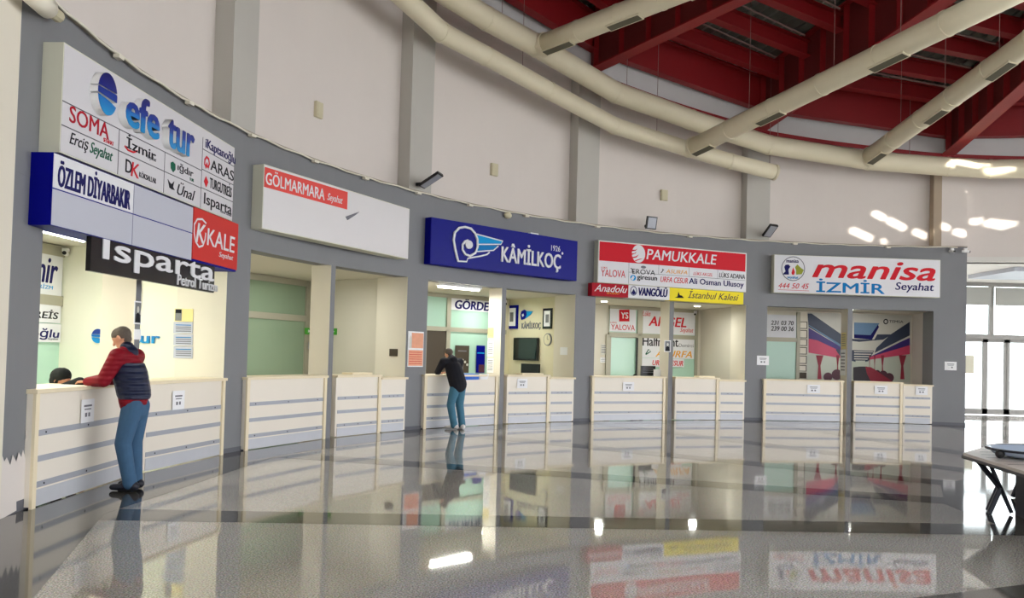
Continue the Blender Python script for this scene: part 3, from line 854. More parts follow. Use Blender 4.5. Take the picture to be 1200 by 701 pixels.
zlo = (fr.px(168, 157.5, Yr)[1]+fr.px(213, 178.5, Yr)[1])/2; zhi = fr.px(168, 113.5, Yr)[1]
two_tone('efe_grad', [(0, (10, 150, 215)), (.40, (14, 110, 190)), (.46, (12, 60, 160)), (.7, (12, 30, 130)), (1, (10, 14, 96))], (zlo+zhi)/2-Z0, (zhi-zlo)*.56)
raised_local(fr, t1, 'efe', fr.px(147.5, 140, Yr)[0], fr.px(188, 140, Yr)[0], zlo, zhi, YS, .09, 'efe_grad', .06)
raised_local(fr, t1, 'tur', fr.px(197, 160, Yr)[0], fr.px(228.5, 160, Yr)[0], zlo, zlo+(zhi-zlo)*.86, YS, .09, 'efe_grad', .06)
# round e emblem: disc cut by a slot and an opening
def round_e(Fm, par, x0, x1, z0, z1, yb, dep, m, name='emblem', ret='white'):
    cx, cz, rx, rz = (x0+x1)/2, (z0+z1)/2, (x1-x0)/2, (z1-z0)/2
    def pt(a): return (cx+rx*cos(a), cz+rz*sin(a))
    top = [pt(a) for a in [pi*(.08+.84*q/16) for q in range(17)]]
    mid = [(cx-rx*.96, cz+rz*.18), (cx+rx*.96, cz+rz*.18), (cx+rx, cz+.02), (cx+rx*.98, cz-rz*.2), (cx-rx*.99, cz-rz*.1), (cx-rx, cz+.03)]
    bot = [pt(a) for a in [pi*(1.06+.8*q/16) for q in range(17)]]+[(cx+rx*.82, cz-rz*.42), (cx+rx*.1, cz-rz*.28)]
    for nm, yy0, yy1, mm in (('emblem_return', yb-dep+.006, yb, ret), (name, yb-dep, yb-dep+.006, m)):
        b = MB(); b.poly(top, yy0, yy1).poly(mid, yy0, yy1).poly(bot, yy0, yy1); b.build(nm, mm, par)
ex0 = fr.px(115.2, 110, Yr)[0]; ex1 = fr.px(137.8, 110, Yr)[0]; ez1 = fr.px(126, 84.8, Yr)[1]; ez0 = fr.px(126.5, 135.3, Yr)[1]
round_e(fr, t1, ex0, ex1, ez0, ez1, YS, .09, 'efe_grad')
T(fr, t1, 'SOMA', 81, 128, 134.3, 153.5, 'ink_maroon', y_, 0, .01)
T(fr, t1, 'SEYAHAT', 121, 133, 163.8, 168.5, 'ink_red', y_)
T(fr, t1, 'Erciş', 81.4, 103.5, 159, 176.5, 'ink', y_, .3)
T(fr, t1, 'Seyahat', 105, 132, 171, 188.5, 'ink_green', y_, .35, .01)
T(fr, t1, 'İzmir', 148, 183, 165, 181, 'ink', y_, 0, .015)
T(fr, t1, 'Seyahat', 172.5, 183, 183, 189, 'ink_grey', y_, .2)
stroke(fr, t1, 'swoosh', [(146, 171), (150, 176), (156, 178.5), (161, 177)], .02, 'ink_red', y_)
T(fr, t1, 'D', 147, 154.5, 187.5, 203, 'ink', y_, 0, .01)
T(fr, t1, 'K', 153.5, 162.7, 191, 208, 'ink_red', y_, .1, .01)
T(fr, t1, 'KÖKSALLAR', 163, 183, 204, 211.5, 'ink', y_)
shape(fr, t1, 'emblem', [(200, 190.5), (202.5, 189.5), (205.3, 192.5), (205.3, 199), (202.8, 202), (200, 197)], 'ink_green', y_)
T(fr, t1, 'ığdır', 208, 226.5, 194.5, 206, 'ink', y_, 0, .01)
T(fr, t1, 'TUR', 222, 227, 209, 212.5, 'ink_green', y_)
shape(fr, t1, 'emblem', [(196.5, 210), (199, 214), (201, 216), (204, 212.5), (202.5, 219), (204.5, 223), (201.5, 222), (198.5, 220)], 'ink', y_)
T(fr, t1, 'Ünal', 207.5, 228.5, 216.5, 232, 'ink', y_, .3, .01)
T(fr, t1, 'iKaptanoğlu', 240.5, 276, 171, 186, 'ink_navy', y_, 0, .02)
stroke(fr, t1, 'emblem', [(242, 196.5), (239.7, 192), (240, 187), (242, 184), (244.5, 186.5), (245.2, 192), (244, 196)], .03, 'ink_red', y_)
shape(fr, t1, 'emblem', [(240.5, 197.5), (242.3, 190), (244.3, 198.5), (242.4, 195)], 'ink_red', y_-.001)
T(fr, t1, 'ARAS', 246.5, 274, 193.5, 206, 'ink', y_, 0, .005)
shape(fr, t1, 'emblem', [(238.8, 212.5), (241.3, 206.5), (244, 213.5), (241.4, 219.5)], 'ink_red', y_)
T(fr, t1, 'TURGUTREİS', 245.6, 271.5, 210, 226, 'ink', y_, 0, .01)
T(fr, t1, 'Isparta', 238.7, 271.5, 232.5, 249.5, 'ink', y_, 0, .01)
T(fr, t1, 'Petrol Turizm', 258, 271, 248, 251.5, 'ink_grey', y_)

# --- sign 1, middle board (blue box with pale panels)
Y2 = YS-.04
xa, _ = fr.px(61.5, 220, Y2); xb, _ = fr.px(277.7, 290, Y2); z1_ = 3.265; z0_ = 2.60
t2 = thing(fr, 'signboard', 'blue edged signboard of pale grey panels with navy lettering, below the raised blue letters', 'sign', ((xa+xb)/2, Y2, z0_))
MB().box(xa, xb, Y2+.004, -.1, z0_, z1_).build('lightbox', 'sign_blue_side', t2)
zm = fr.px(155, 250.5, Y2)[1]; xv = fr.px(156, 250, Y2)[0]; xk = fr.px(225.7, 270, Y2)[0]
def pnl(x0, x1, z0, z1, m, nm='face_panel'): MB().box(x0+.006, x1-.006, Y2, Y2+.004, z0+.006, z1-.006).build(nm, m, t2)
pnl(xa, xv, zm, z1_, 'sign_white'); pnl(xa, xv, z0_, zm, 'sign_grey'); pnl(xv, xk, zm, z1_, 'sign_grey'); pnl(xv, xk, z0_, zm, 'sign_grey')
zk0 = fr.px(252, 310, Y2-.01)[1]; zk1 = fr.px(252, 252, Y2-.01)[1]
MB().box(xk, xb, Y2-.01, Y2+.004, zk0, zk1).build('red_panel', 'sign_red_kale', t2, label='red panel')
T(fr, t2, 'ÖZLEM DİYARBAKIR', 67.2, 153.2, 200, 232.5, 'ink_navy', Y2-.001, .06, .03)
T(fr, t2, 'KALE', 242.5, 275, 272.5, 292, 'sign_white', Y2-.011, .05, .015)
stroke(fr, t2, 'emblem', [(241.5, 262), (237, 257), (231, 257), (227.5, 263), (227.3, 273), (229, 283), (233, 289.5), (237.5, 288), (240, 281), (241, 273)], .025, 'sign_white', Y2-.011)
T(fr, t2, 'K', 229.5, 240.5, 262, 285, 'sign_white', Y2-.0112, .2, .03)
T(fr, t2, 'Seyahat', 256.5, 273, 297.2, 305, 'sign_white', Y2-.011, .2)
# --- sign 1, lowest board (black)
Y3 = -.42
xa, _ = fr.px(106.5, 295, Y3); xb, _ = fr.px(251.5, 320, Y3)
zt_ = 2.598; zb0 = (fr.px(107, 313.8, Y3)[1]+fr.px(251, 340.2, Y3)[1])/2
zb0 -= .035
t3 = thing(fr, 'hanging_sign', 'glossy black sign with large white lettering hanging under the pale panels', 'sign', ((xa+xb)/2, Y3, zb0))
MB().box(xa, xb, Y3, Y3+.05, zb0, zt_).build('board', 'sign_black', t3)
T(fr, t3, 'Isparta', 119.3, 251, 291, 325, 'sign_white', Y3-.001, 0, .03, .012)
T(fr, t3, 'Petrol Turizm', 207, 254, 326, 338, 'sign_white', Y3-.001, 0, .012, .016)

# --- sign 2
fr = BAY[1]
t, X0, X1, Z0, Z1 = box_sign(1, 'signboard', 'mostly blank glossy white signboard with a red strip in its upper left corner', 309.5, 480.5, 195, 269.5, 'sign_blank', 'sign_side', z_from=(3.335, 4.31))
zr0 = (fr.px(309, 218.3, YS)[1]+fr.px(406, 246, YS)[1])/2; xr_ = fr.px(407, 235, YS)[0]
MB().box(X0+.015, xr_, YS-.004, YS, zr0, Z1-.04).build('red_panel', 'sign_red_soft', t, label='red strip')
T(fr, t, 'GÖLMARMARA', 311, 380.8, 208.5, 225.5, 'sign_white', YS-.005, 0, .015)
T(fr, t, 'Seyahat', 383.5, 401.5, 228.5, 239.5, 'sign_white', YS-.005, .35)
shape(fr, t, 'torn_flap', [(404.7, 254), (420.5, 248.3), (417, 251.5), (407, 258)], 'ink_grey', YS-.001, .012, label='torn flap of the white face')
# --- sign 3
fr = BAY[2]
t, X0, X1, Z0, Z1 = box_sign(2, 'signboard', 'deep blue signboard with a white and blue wing emblem and white letters', 505.5, 677, 256.5, 309, 'sign_blue', 'sign_blue_side', z_from=(3.33, 4.27))
def C3(u, v): return (500+u/6.667, 250+v/6.667)
T(fr, t, 'KÂMİLKOÇ', 587, 656.8, 287.5, 315.5, 'sign_white', y_, 0, .018, .02)
T(fr, t, '1926', 646, 656.5, 288, 294.5, 'sign_white', y_)
disc(fr, t, 'trademark_dot', 658, 660, 295.5, 298.5, 'sign_white', y_)
shape(fr, t, 'emblem_wing', [C3(*p) for p in ((372, 158), (595, 218), (580, 243), (398, 240), (392, 195))], 'ink_sky', y_)
shape(fr, t, 'emblem_wing', [C3(*p) for p in ((398, 246), (560, 254), (525, 288), (388, 298))], 'ink_blue', y_)
ring = [C3(240, 372), C3(218, 280), C3(206, 210), C3(216, 150), C3(250, 115), C3(296, 108), C3(340, 120), C3(372, 155), C3(392, 205), C3(394, 260), C3(375, 310), C3(335, 334), C3(298, 322), C3(276, 285), C3(276, 245), C3(296, 220), C3(320, 212)]
stroke(fr, t, 'emblem', ring, .045, 'sign_white', YS-.002, .03)
stroke(fr, t, 'emblem', [C3(238, 374), C3(312, 378), C3(320, 352), C3(420, 335), C3(470, 322), C3(490, 305)], .03, 'sign_white', YS-.002, .01)
stroke(fr, t, 'emblem', [C3(372, 158), C3(595, 218), C3(580, 243), C3(398, 243)], .025, 'sign_white', YS-.006, .006)
stroke(fr, t, 'emblem', [C3(560, 256), C3(522, 290), C3(386, 300)], .025, 'sign_white', YS-.006, .006)
disc(fr, t, 'emblem_dot', *([C3(298, 0)[0], C3(354, 0)[0], C3(0, 212)[1], C3(0, 278)[1]]), 'sign_white', YS-.002, .03)
MB().box(*(lambda a, b_: (a, b_))(fr.px(623, 273, YS)[0], fr.px(632, 273, YS)[0]), YS+.02, YS+.1, Z1, Z1+.03).build('lamp_clip', 'white', t)
# --- sign 4
fr = BAY[3]
t, X0, X1, Z0, Z1 = box_sign(3, 'signboard', 'white signboard with a red header band and rows of company names', 701.5, 875, 283, 333, 'sign_white', 'sign_side', z_from=(3.345, 4.37))
def A4(u, v): return (690+u/8.76, 280+v/8.76)
def B4(u, v): return (780+u/8.76, 280+v/8.76)
zr0 = (fr.px(703, 306.3, YS)[1]+fr.px(874, 317.7, YS)[1])/2
MB().box(X0+.03, X1-.04, YS-.004, YS, zr0, Z1-.03).build('red_panel', 'sign_red', t, label='red header band')
T(fr, t, 'PAMUKKALE', 757.5, 840, 295.2, 307.2, 'sign_white', YS-.005, .15, .02)
disc(fr, t, 'emblem', 740.5, 756, 287, 308, 'sign_white', YS-.004)
for pts in (((428, 152), (470, 148), (490, 130), (480, 150), (440, 165)), ((432, 190), (480, 180), (515, 160), (490, 190), (445, 200)), ((470, 222), (520, 205), (560, 200), (520, 215), (480, 230)), ((440, 110), (480, 112), (500, 100), (480, 122), (440, 128))):
    shape(fr, t, 'emblem', [A4(*p) for p in pts], 'sign_red', YS-.008, .002, )
T(fr, t, 'LÜKS', 704.5, 711.5, 312.2, 314.8, 'ink_red', y_)
T(fr, t, 'YALOVA', 704.3, 732.8, 316.3, 324.7, 'ink_red', y_, 0, -.005)
T(fr, t, 'EROVA', 741, 767.8, 316, 321.8, 'ink', y_)
stroke(fr, t, 'emblem', [A4(*p) for p in ((430, 300), (450, 318), (462, 345), (440, 330))], .02, 'ink', y_)
disc(fr, t, 'emblem', 751, 757, 311.5, 314.8, 'ink_grey', y_)
T(fr, t, 'giresun', 746.5, 770, 322.8, 330, 'ink', y_, 0, .035)
disc(fr, t, 'emblem', 738.6, 745.3, 322.2, 329, 'ink_sky', y_)
shape(fr, t, 'emblem', [A4(430, 410), A4(455, 375), A4(470, 395), A4(452, 425)], 'sign_white', y_-.004, .002)
stroke(fr, t, 'emblem', [(774.5, 320), (777, 317), (776, 315.3), (778, 316.5)], .02, 'ink', y_)
T(fr, t, 'ASURFA', 780.5, 805.5, 316.3, 321, 'ink_orange', y_, .2)
T(fr, t, 'LÜKS AKGEL', 812.5, 835, 318.8, 323.2, 'ink_red', y_, .25)
T(fr, t, 'LÜKS ADANA', 842.8, 873, 319.5, 326.3, 'ink', y_, .1, .01)
T(fr, t, 'URFA CESUR', 774, 806, 325, 331.5, 'ink_red', y_, .25, .01)
T(fr, t, 'Ali Osman Ulusoy', 807.3, 871.5, 328, 336.8, 'ink_navy', y_, 0, .025)
b = MB(); xd = [fr.px(736.8, 320, YS)[0], fr.px(771.8, 320, YS)[0], fr.px(807.5, 320, YS)[0], fr.px(841, 322, YS)[0]]
zd = fr.px(800, 323.6, YS)[1]
for n_, x in enumerate(xd): b.box(x-.004, x+.004, YS-.001, YS, Z0+.02 if n_ == 0 else zd, zr0)
b.box(xd[0], X1-.03, YS-.001, YS, zd-.004, zd+.004); b.build('divider', 'line', t)
# lower strip of sign 4
Y4 = YS-.03
zq1 = 3.335; zq0 = 3.02
xs = [fr.px(693.8, 340, Y4)[0], fr.px(736.5, 340, Y4)[0], fr.px(784.8, 343, Y4)[0], fr.px(871.3, 349, Y4)[0]]
for n_, (m_, lab) in enumerate((('sign_darkred', 'small dark red sign with white script, below the red headed signboard'), ('sign_white', 'small white sign with navy letters, between the dark red and the yellow signs'), ('sign_yellow', 'long yellow sign with dark script below the red headed signboard'))):
    tt = thing(fr, 'strip_sign', lab, 'sign', ((xs[n_]+xs[n_+1])/2, Y4, zq0))
    MB().box(xs[n_], xs[n_+1]-.003, Y4, -.14, zq0, zq1-.003).build('board', m_, tt)
    if n_ == 0:
        T(fr, tt, 'Anadolu', 696.5, 735, 334.3, 342.5, 'sign_white', Y4-.001, .4, .01)
        T(fr, tt, 'SEYAHAT', 711, 726, 343, 345, 'ink_orange', Y4-.001)
    if n_ == 1:
        T(fr, tt, 'VANGÖLÜ', 748, 782.5, 336, 347.5, 'ink_navy', Y4-.001, .15, .05)
        stroke(fr, tt, 'emblem', [(742.5+3.5*cos(a*pi/8), 341+5.2*sin(a*pi/8)) for a in range(16)], .018, 'ink_navy', Y4-.001, closed=True)
        shape(fr, tt, 'emblem', [(739.8, 343.5), (742.5, 338.5), (745.3, 343.8), (742.5, 345.5)], 'ink_navy', Y4-.001)
    if n_ == 2:
        T(fr, tt, 'İstanbul Kalesi', 806, 865.6, 340.5, 351, 'dark_brown', Y4-.001, .35, .005)
        shape(fr, tt, 'silhouette', [(790.5, 349), (794, 347.5), (795, 342), (796.5, 346), (799, 346.5), (801.5, 349.3)], 'ink', Y4-.001)
# --- sign 5
fr = BAY[4]
t, X0, X1, Z0, Z1 = box_sign(4, 'signboard', 'rightmost white signboard with big red slanted letters and a round emblem', 907.5, 1102, 298, 342.5, 'sign_white', 'sign_side', z_from=(3.375, 4.38))
def A5(u, v): return (900+u/10.01, 290+v/10.01)
T(fr, t, 'manisa', 951.8, 1096.3, 306.3, 327.5, 'ink_red', y_, .28, .05)
T(fr, t, 'İZMİR', 956.5, 1037, 327.6, 343.5, 'ink_blue', y_, 0, .035)
T(fr, t, 'Seyahat', 1049, 1094.5, 331.5, 343.2, 'ink_navy', y_, .15, .02)
T(fr, t, '444 50 45', 912, 948, 332, 338.3, 'ink_red', y_, .3)
stroke(fr, t, 'underline', [(912, 339.5), (948, 341)], .01, 'ink_red', y_)
stroke(fr, t, 'emblem_ring', [(929.4+13.5*cos(a*pi/12), 315+14*sin(a*pi/12)) for a in range(24)], .02, 'ink_grey', y_, closed=True)
T(fr, t, 'manisa', 921.5, 936, 304, 308, 'ink_navy', y_, 0, .04)
shape(fr, t, 'emblem', [A5(*p) for p in ((170, 318), (205, 280), (190, 230), (205, 205), (240, 200), (262, 225), (240, 260), (245, 320))], 'ink_navy', y_)
shape(fr, t, 'emblem', [A5(*p) for p in ((275, 300), (295, 235), (315, 290), (305, 322), (285, 322))], 'ink_red', y_)
shape(fr, t, 'emblem', [A5(*p) for p in ((318, 230), (345, 200), (385, 240), (420, 265), (395, 315), (330, 320), (330, 270))], 'ink_olive', y_)
T(fr, t, 'seyahat', 922.5, 935.5, 323.5, 327.5, 'ink_blue', y_, 0, .04)

# ------------------------------------------------------------------ booth interiors
def glazing(k, n, panes, bars, m='mint_glass', label=None):
    """window_n: frame bars and frosted panes against the back wall, pixel bounds"""
    fr = BAY[k]; y = YW(k)-.03
    w = tag(bpy.data.objects.new('window_%d' % n, None), kind='structure'); col.objects.link(w)
    w.location = fr.O; w.rotation_euler = (0, 0, -fr.th)
    for (xl, xr, z0, z1) in panes:
        x0 = fr.px(xl, 400, y)[0]; x1 = fr.px(xr, 400, y)[0]
        MB().box(x0, x1, y, y+.02, z0, z1).build('pane', m, w)
    for (xl, xr, z0, z1) in bars:
        x0 = fr.px(xl, 400, y)[0]; x1 = fr.px(xr, 400, y)[0]
        MB().box(x0, x1, y-.04, y+.02, z0, z1).build('window_frame', 'frame_alu', w)
    return w
# booth 1
glazing(0, 2, [(-60, 71, .1, 2.1), (-60, 71, 2.25, 2.85)], [(70, 76, 0, 3.0), (-60, 71, 2.1, 2.25), (-60, 71, 2.85, 3.0)])
fr = BAY[0]; y = YW(0)-.05
def wall_sign(k, body_list, xl, xr, yt, yb, label, y=None, m='sign_white', name='wall_sign'):
    fr = BAY[k]; y = YW(k)-.06 if y is None else y
    ym = (yt+yb)/2; xm = (xl+xr)/2
    x0 = fr.px(xl, ym, y)[0]; x1 = fr.px(xr, ym, y)[0]; z1 = fr.px(xm, yt, y)[1]; z0 = fr.px(xm, yb, y)[1]
    t = thing(fr, name, label, 'sign', ((x0+x1)/2, y, z0))
    MB().box(x0, x1, y-.004, y, z0, z1).build('panel', m, t)
    for q in body_list:
        s, a, c, d, e_, mm, sh, bo = q
        T(fr, t, s, a, c, d, e_, mm, y-.005, sh, bo)
    return t
wall_sign(0, [('izmir', 22, 68, 300, 330, 'ink_navy', .2, .03), ('TURİZM', 36, 62, 332, 338, 'ink_sky', .1, .0)], 18, 73, 292, 346, 'white sign with navy slanted letters at the top of the leftmost frosted window')
wall_sign(0, [('TURGUTREİS', -25, 68.5, 359.5, 371, 'ink', .15, .03)], -26, 71, 354, 376, 'white sign with black slanted letters on the leftmost frosted window')
wall_sign(0, [('iKaptanoğlu', -30, 69.5, 383, 397.5, 'ink_navy', .1, .03), ('Seyahat', 56, 68, 396, 399, 'ink_grey', .1, 0)], -31, 71, 377, 400, 'white sign with dark letters, lowest on the leftmost frosted window')
# lettering on the partition wall on the right of booth 1: work in a frame turned along that wall
class Side(Fr):
    """frame along the left face of the partition at bay index i: x runs from deep inside out to the hall"""
    def __init__(s, i, shift):
        a = W(i-shift, 0, 3.0); c = W(i-shift, 0, 0)
        s.O = a; d = (c-a).normalized(); s.ux = d; s.uy = Vector((-d.y, d.x, 0)); s.th = -atan2(d.y, d.x)
S1 = Side(0, .0305)
two_tone('efe_grad_small', [(0, (10, 150, 210)), (.35, (14, 120, 190)), (.5, (12, 60, 150)), (1, (10, 14, 100))], .15, .16)
def side_thing(S, name, label, cat, x, z, group=None):
    return thing(S, name, label, cat, (x, 0, z), group)
x0, z1 = S1.px(108, 385.5, -.02); x1, z0 = S1.px(122, 402.5, -.02)
z0 = S1.px(115, 402.3, -.02)[1]; z1 = S1.px(115, 385.5, -.02)[1]
t = side_thing(S1, 'wall_emblem', 'round blue emblem on the pale wall of the leftmost booth', 'emblem', (x0+x1)/2, z0)
round_e(S1, t, x0, x1, z0, z1, 0, .03, 'efe_grad_small')
za, zb_ = z0, z1
x0, _ = S1.px(125, 395, -.02); x1, _ = S1.px(187, 395, -.02)
z0 = S1.px(176, 402.5, -.02)[1]; z1 = S1.px(176, 389.5, -.02)[1]
t = side_thing(S1, 'wall_lettering', 'blue lettering on the pale wall behind the man in the red and navy jacket', 'lettering', (x0+x1)/2, z0)
b = MB(); b.bm.free(); b.bm = text_bm('efetur', x0, x1, z0, z1, 0, 0, .03, .03); b.build('lettering', 'efe_grad_small', t, fix=False)
# calendar on the pillar side
S1b = Side(0, .0605)
def side_panel(S, par, nm, xl, xr, yt, yb, m, y=0, d=.01):
    xm = (xl+xr)/2; x0, _ = S.px(xl, (yt+yb)/2, y); x1, _ = S.px(xr, (yt+yb)/2, y); z1 = S.px(xm, yt, y)[1]; z0 = S.px(xm, yb, y)[1]
    MB().box(x0, x1, y-d, y-.001, z0, z1).build(nm, m, par)
    return x0, x1, z0, z1
x0 = S1b.px(203, 400, 0)[0]; zz = S1b.px(215, 420, 0)[1]
t = side_thing(S1b, 'wall_calendar', 'wall calendar with three month blocks under a gold top, right side of the leftmost booth', 'calendar', x0, zz)
side_panel(S1b, t, 'header', 205, 226.5, 362, 377, 'seal_cream'); side_panel(S1b, t, 'portrait', 205.5, 213, 362.5, 376, 'photo_grey', -.011, .003)
side_panel(S1b, t, 'portrait_hat', 205.8, 212.5, 362.5, 367, 'ink', -.015, .003)
for a, c in ((377.5, 391), (392, 405), (406, 420)):
    side_panel(S1b, t, 'month_page', 203.5, 226, a, c, 'sign_grey')
    for q in range(4): side_panel(S1b, t, 'date_row', 206, 224, a+3+q*2.4, a+4+q*2.4, 'ink_blue' if q == 0 else 'ink_grey', -.011, .002)
# portrait and labels on the slim column of booth 1
fr = BAY[0]
def col_notice(k, xl, xr, yt, yb, label, m='paper', name='notice', y=-.003, extra=None, cat='notice'):
    fr = BAY[k]; ym = (yt+yb)/2; xm = (xl+xr)/2
    x0 = fr.px(xl, ym, y)[0]; x1 = fr.px(xr, ym, y)[0]; z1 = fr.px(xm, yt, y)[1]; z0 = fr.px(xm, yb, y)[1]
    t = thing(fr, name, label, cat, ((x0+x1)/2, y, z0))
    MB().box(x0, x1, y-.003, y+.002, z0, z1).build('sheet', m, t)
    if extra: extra(t, x0, x1, z0, z1, y-.0035)
    return t
def portrait(t, x0, x1, z0, z1, y):
    w = x1-x0; h = z1-z0; cx = (x0+x1)/2
    MB().box(x0+w*.1, x1-w*.1, y-.001, y, z0+h*.06, z1-h*.06).build('backdrop', 'photo_grey', t)
    MB().poly([(cx-w*.32, z0+h*.08), (cx+w*.32, z0+h*.08), (cx+w*.26, z0+h*.42), (cx, z0+h*.5), (cx-w*.26, z0+h*.42)], y-.002, y-.001).build('suit', 'ink', t)
    MB().disc(cx, z0+h*.64, w*.15, y-.002, y-.001, rz=h*.14).build('face', 'bus_pale', t)
col_notice(0, 157, 165.5, 353, 380, 'black and white portrait picture on the slim column of the leftmost booth', extra=portrait, name='portrait_picture', cat='picture')
col_notice(0, 157, 165, 386, 398, 'pale label sheet below the portrait on the leftmost slim column')
o = MB().tube([fr.w(.08, -.007, 2.3), fr.w(.11, -.007, 2.15), fr.w(.1, -.007, 2.0), fr.w(.08, -.007, 1.9)], .006, 6).build('cable', 'cable'); tag(o, 'thin loose cable hanging on the leftmost slim column', 'cable')
def cctv(p, d, label, m='black_plastic'):
    t = thing(WF, 'security_camera', label, 'camera', tuple(p))
    p = Vector(p); d = Vector(d).normalized()
    MB().box(p.x-.04, p.x+.04, p.y-.04, p.y+.04, p.z, p.z+.05).build('bracket', 'white', t)
    MB().tube([p-d*.08-Vector((0, 0, .03)), p+d*.1-Vector((0, 0, .03))], .035, 12).build('housing', 'white', t)
    MB().tube([p+d*.1-Vector((0, 0, .03)), p+d*.12-Vector((0, 0, .03))], .03, 12).build('lens', m, t)
c_ = BAY[0].w(-1.62, YW(0)-.25, 2.93)
q = BAY[0].px(77, 297, YW(0)-.15); cctv(BAY[0].w(q[0], YW(0)-.15, 2.93), (.3, -1, 0), 'small security camera above the frosted window of the leftmost booth')

# booth 2: large frosted window with transom, green switch plates, socket
glazing(1, 3, [(270, 357, .1, 2.14), (270, 357, 2.27, 2.9)], [(356, 360.5, 0, 3.02), (270, 357, 2.14, 2.27), (270, 357, 2.9, 3.02)], 'olive_glass')
fr = BAY[1]; y = YW(1)-.02
def plate(Fm, xl, xr, yt, yb, m, y, name, label, cat, mark=None):
    ym = (yt+yb)/2; xm = (xl+xr)/2
    x0 = Fm.px(xl, ym, y)[0]; x1 = Fm.px(xr, ym, y)[0]; z1 = Fm.px(xm, yt, y)[1]; z0 = Fm.px(xm, yb, y)[1]
    t = thing(Fm, name, label, cat, ((x0+x1)/2, y, z0))
    MB().box(x0, x1, y-.02, y, z0, z1).build('plate', m, t)
    if mark:
        w = x1-x0; h = z1-z0
        MB().poly([(x0+w*.35, z0+h*.3), (x0+w*.75, z0+h*.5), (x0+w*.35, z0+h*.75)], y-.022, y-.02).build('arrow', 'sign_white', t)
    return t
plate(fr, 357, 366, 384.5, 392, 'green_sign', y-.06, 'exit_plate', 'small green arrow sign beside the big frosted window', 'sign', 1)
t = plate(fr, 361, 363, 401, 409, 'steel', y-.06, 'door_handle_lever', 'steel lever handle beside the big frosted window', 'handle')
S2 = Side(1, .0305); S2b = Side(1, .0605)
def side_plate(S, xl, xr, yt, yb, m, name, label, cat, mark=0, d=.02, m2='sign_white'):
    xm = (xl+xr)/2; x0, _ = S.px(xl, (yt+yb)/2, 0); x1, _ = S.px(xr, (yt+yb)/2, 0); z1 = S.px(xm, yt, 0)[1]; z0 = S.px(xm, yb, 0)[1]
    t = thing(S, name, label, cat, ((x0+x1)/2, 0, z0))
    MB().box(x0, x1, -d, -.001, z0, z1).build('plate', m, t)
    w = x1-x0; h = z1-z0
    if mark == 1: MB().poly([(x0+w*.3, z0+h*.3), (x0+w*.7, z0+h*.5), (x0+w*.3, z0+h*.75)], -d-.002, -d).build('arrow', m2, t)
    if mark == 2: MB().box(x0+w*.16, x1-w*.16, -d-.003, -d, z0+h*.12, z1-h*.12).build('print', m2, t)
    return t, x0, x1, z0, z1
side_plate(S2, 388.5, 395, 385, 392.5, 'green_sign', 'exit_plate', 'small green arrow sign on the wall right of the slim column', 'sign', 1)
side_plate(S2b, 457, 466, 409, 417.5, 'dark_brown', 'socket_box', 'dark square socket box on the cream pillar side', 'socket')

# booth 3
glazing(2, 4, [(480, 522, 2.2, 2.95), (526, 585, 2.2, 2.95), (526, 585, .1, 2.1), (588, 590, .1, 2.95)], [(522, 526.5, 0, 3.0), (480, 592, 2.09, 2.2), (585, 588, 0, 3.0), (480, 592, 2.93, 3.02)])
fr = BAY[2]; y = YW(2)-.02
x0 = fr.px(498, 410, y)[0]; x1 = fr.px(522, 410, y)[0]
dd = tag(bpy.data.objects.new('door_5', None), kind='structure'); col.objects.link(dd); dd.location = fr.O; dd.rotation_euler = (0, 0, -fr.th)
MB().box(x0, x1, y-.03, y, .02, 2.09).build('door_leaf', 'dark_brown', dd)
MB().box(x0-.05, x0, y-.06, y, .02, 2.1).build('door_frame', 'frame_alu', dd)
wall_sign(2, [('GÖRDES', 533, 578, 351, 363.5, 'ink_navy', .12, .06)], 528.5, 583, 349, 365, 'white sign with slanted navy letters on the glass partition above the man at the counter')
def poster(k, xl, xr, yt, yb, m, label, y=None, name='poster', extra=None):
    fr = BAY[k]; y = YW(k)-.07 if y is None else y
    ym = (yt+yb)/2; xm = (xl+xr)/2
    x0 = fr.px(xl, ym, y)[0]; x1 = fr.px(xr, ym, y)[0]; z1 = fr.px(xm, yt, y)[1]; z0 = fr.px(xm, yb, y)[1]
    t = thing(fr, name, label, 'poster', ((x0+x1)/2, y, z0))
    MB().box(x0, x1, y-.004, y, z0, z1).build('sheet', m, t)
    if extra: extra(t, x0, x1, z0, z1, y-.004)
    return t
def crowd(t, x0, x1, z0, z1, y):
    w = x1-x0; h = z1-z0
    for q, (u, v) in enumerate(((.2, .32), (.38, .42), (.55, .46), (.72, .4), (.88, .3))):
        MB().disc(x0+w*u, z0+h*v, w*.07, y-.002, y).build('face', 'bus_pale', t)
    MB().box(x0+w*.45, x0+w*.6, y-.002, y, z0+h*.05, z0+h*.35).build('print', 'ink_grey', t)
    MB().box(x0+w*.2, x0+w*.8, y-.002, y, z0+h*.78, z0+h*.82).build('print', 'ink_grey', t)
def bus_print(t, x0, x1, z0, z1, y):
    w = x1-x0; h = z1-z0
    MB().box(x0+w*.3, x1-w*.05, y-.002, y, z0+h*.02, z0+h*.3).build('print', 'bus_seat', t)
    MB().box(x0+w*.1, x0+w*.9, y-.002, y, z0+h*.7, z0+h*.74).build('print', 'ink_sky', t)
poster(2, 533, 549.5, 405, 437, 'dark_brown', 'dark poster with a row of faces on the glass behind the man at the counter', extra=crowd)
poster(2, 558, 568, 405, 437, 'sign_blue', 'blue and dark poster on the glass left of the slim column', extra=bus_print)
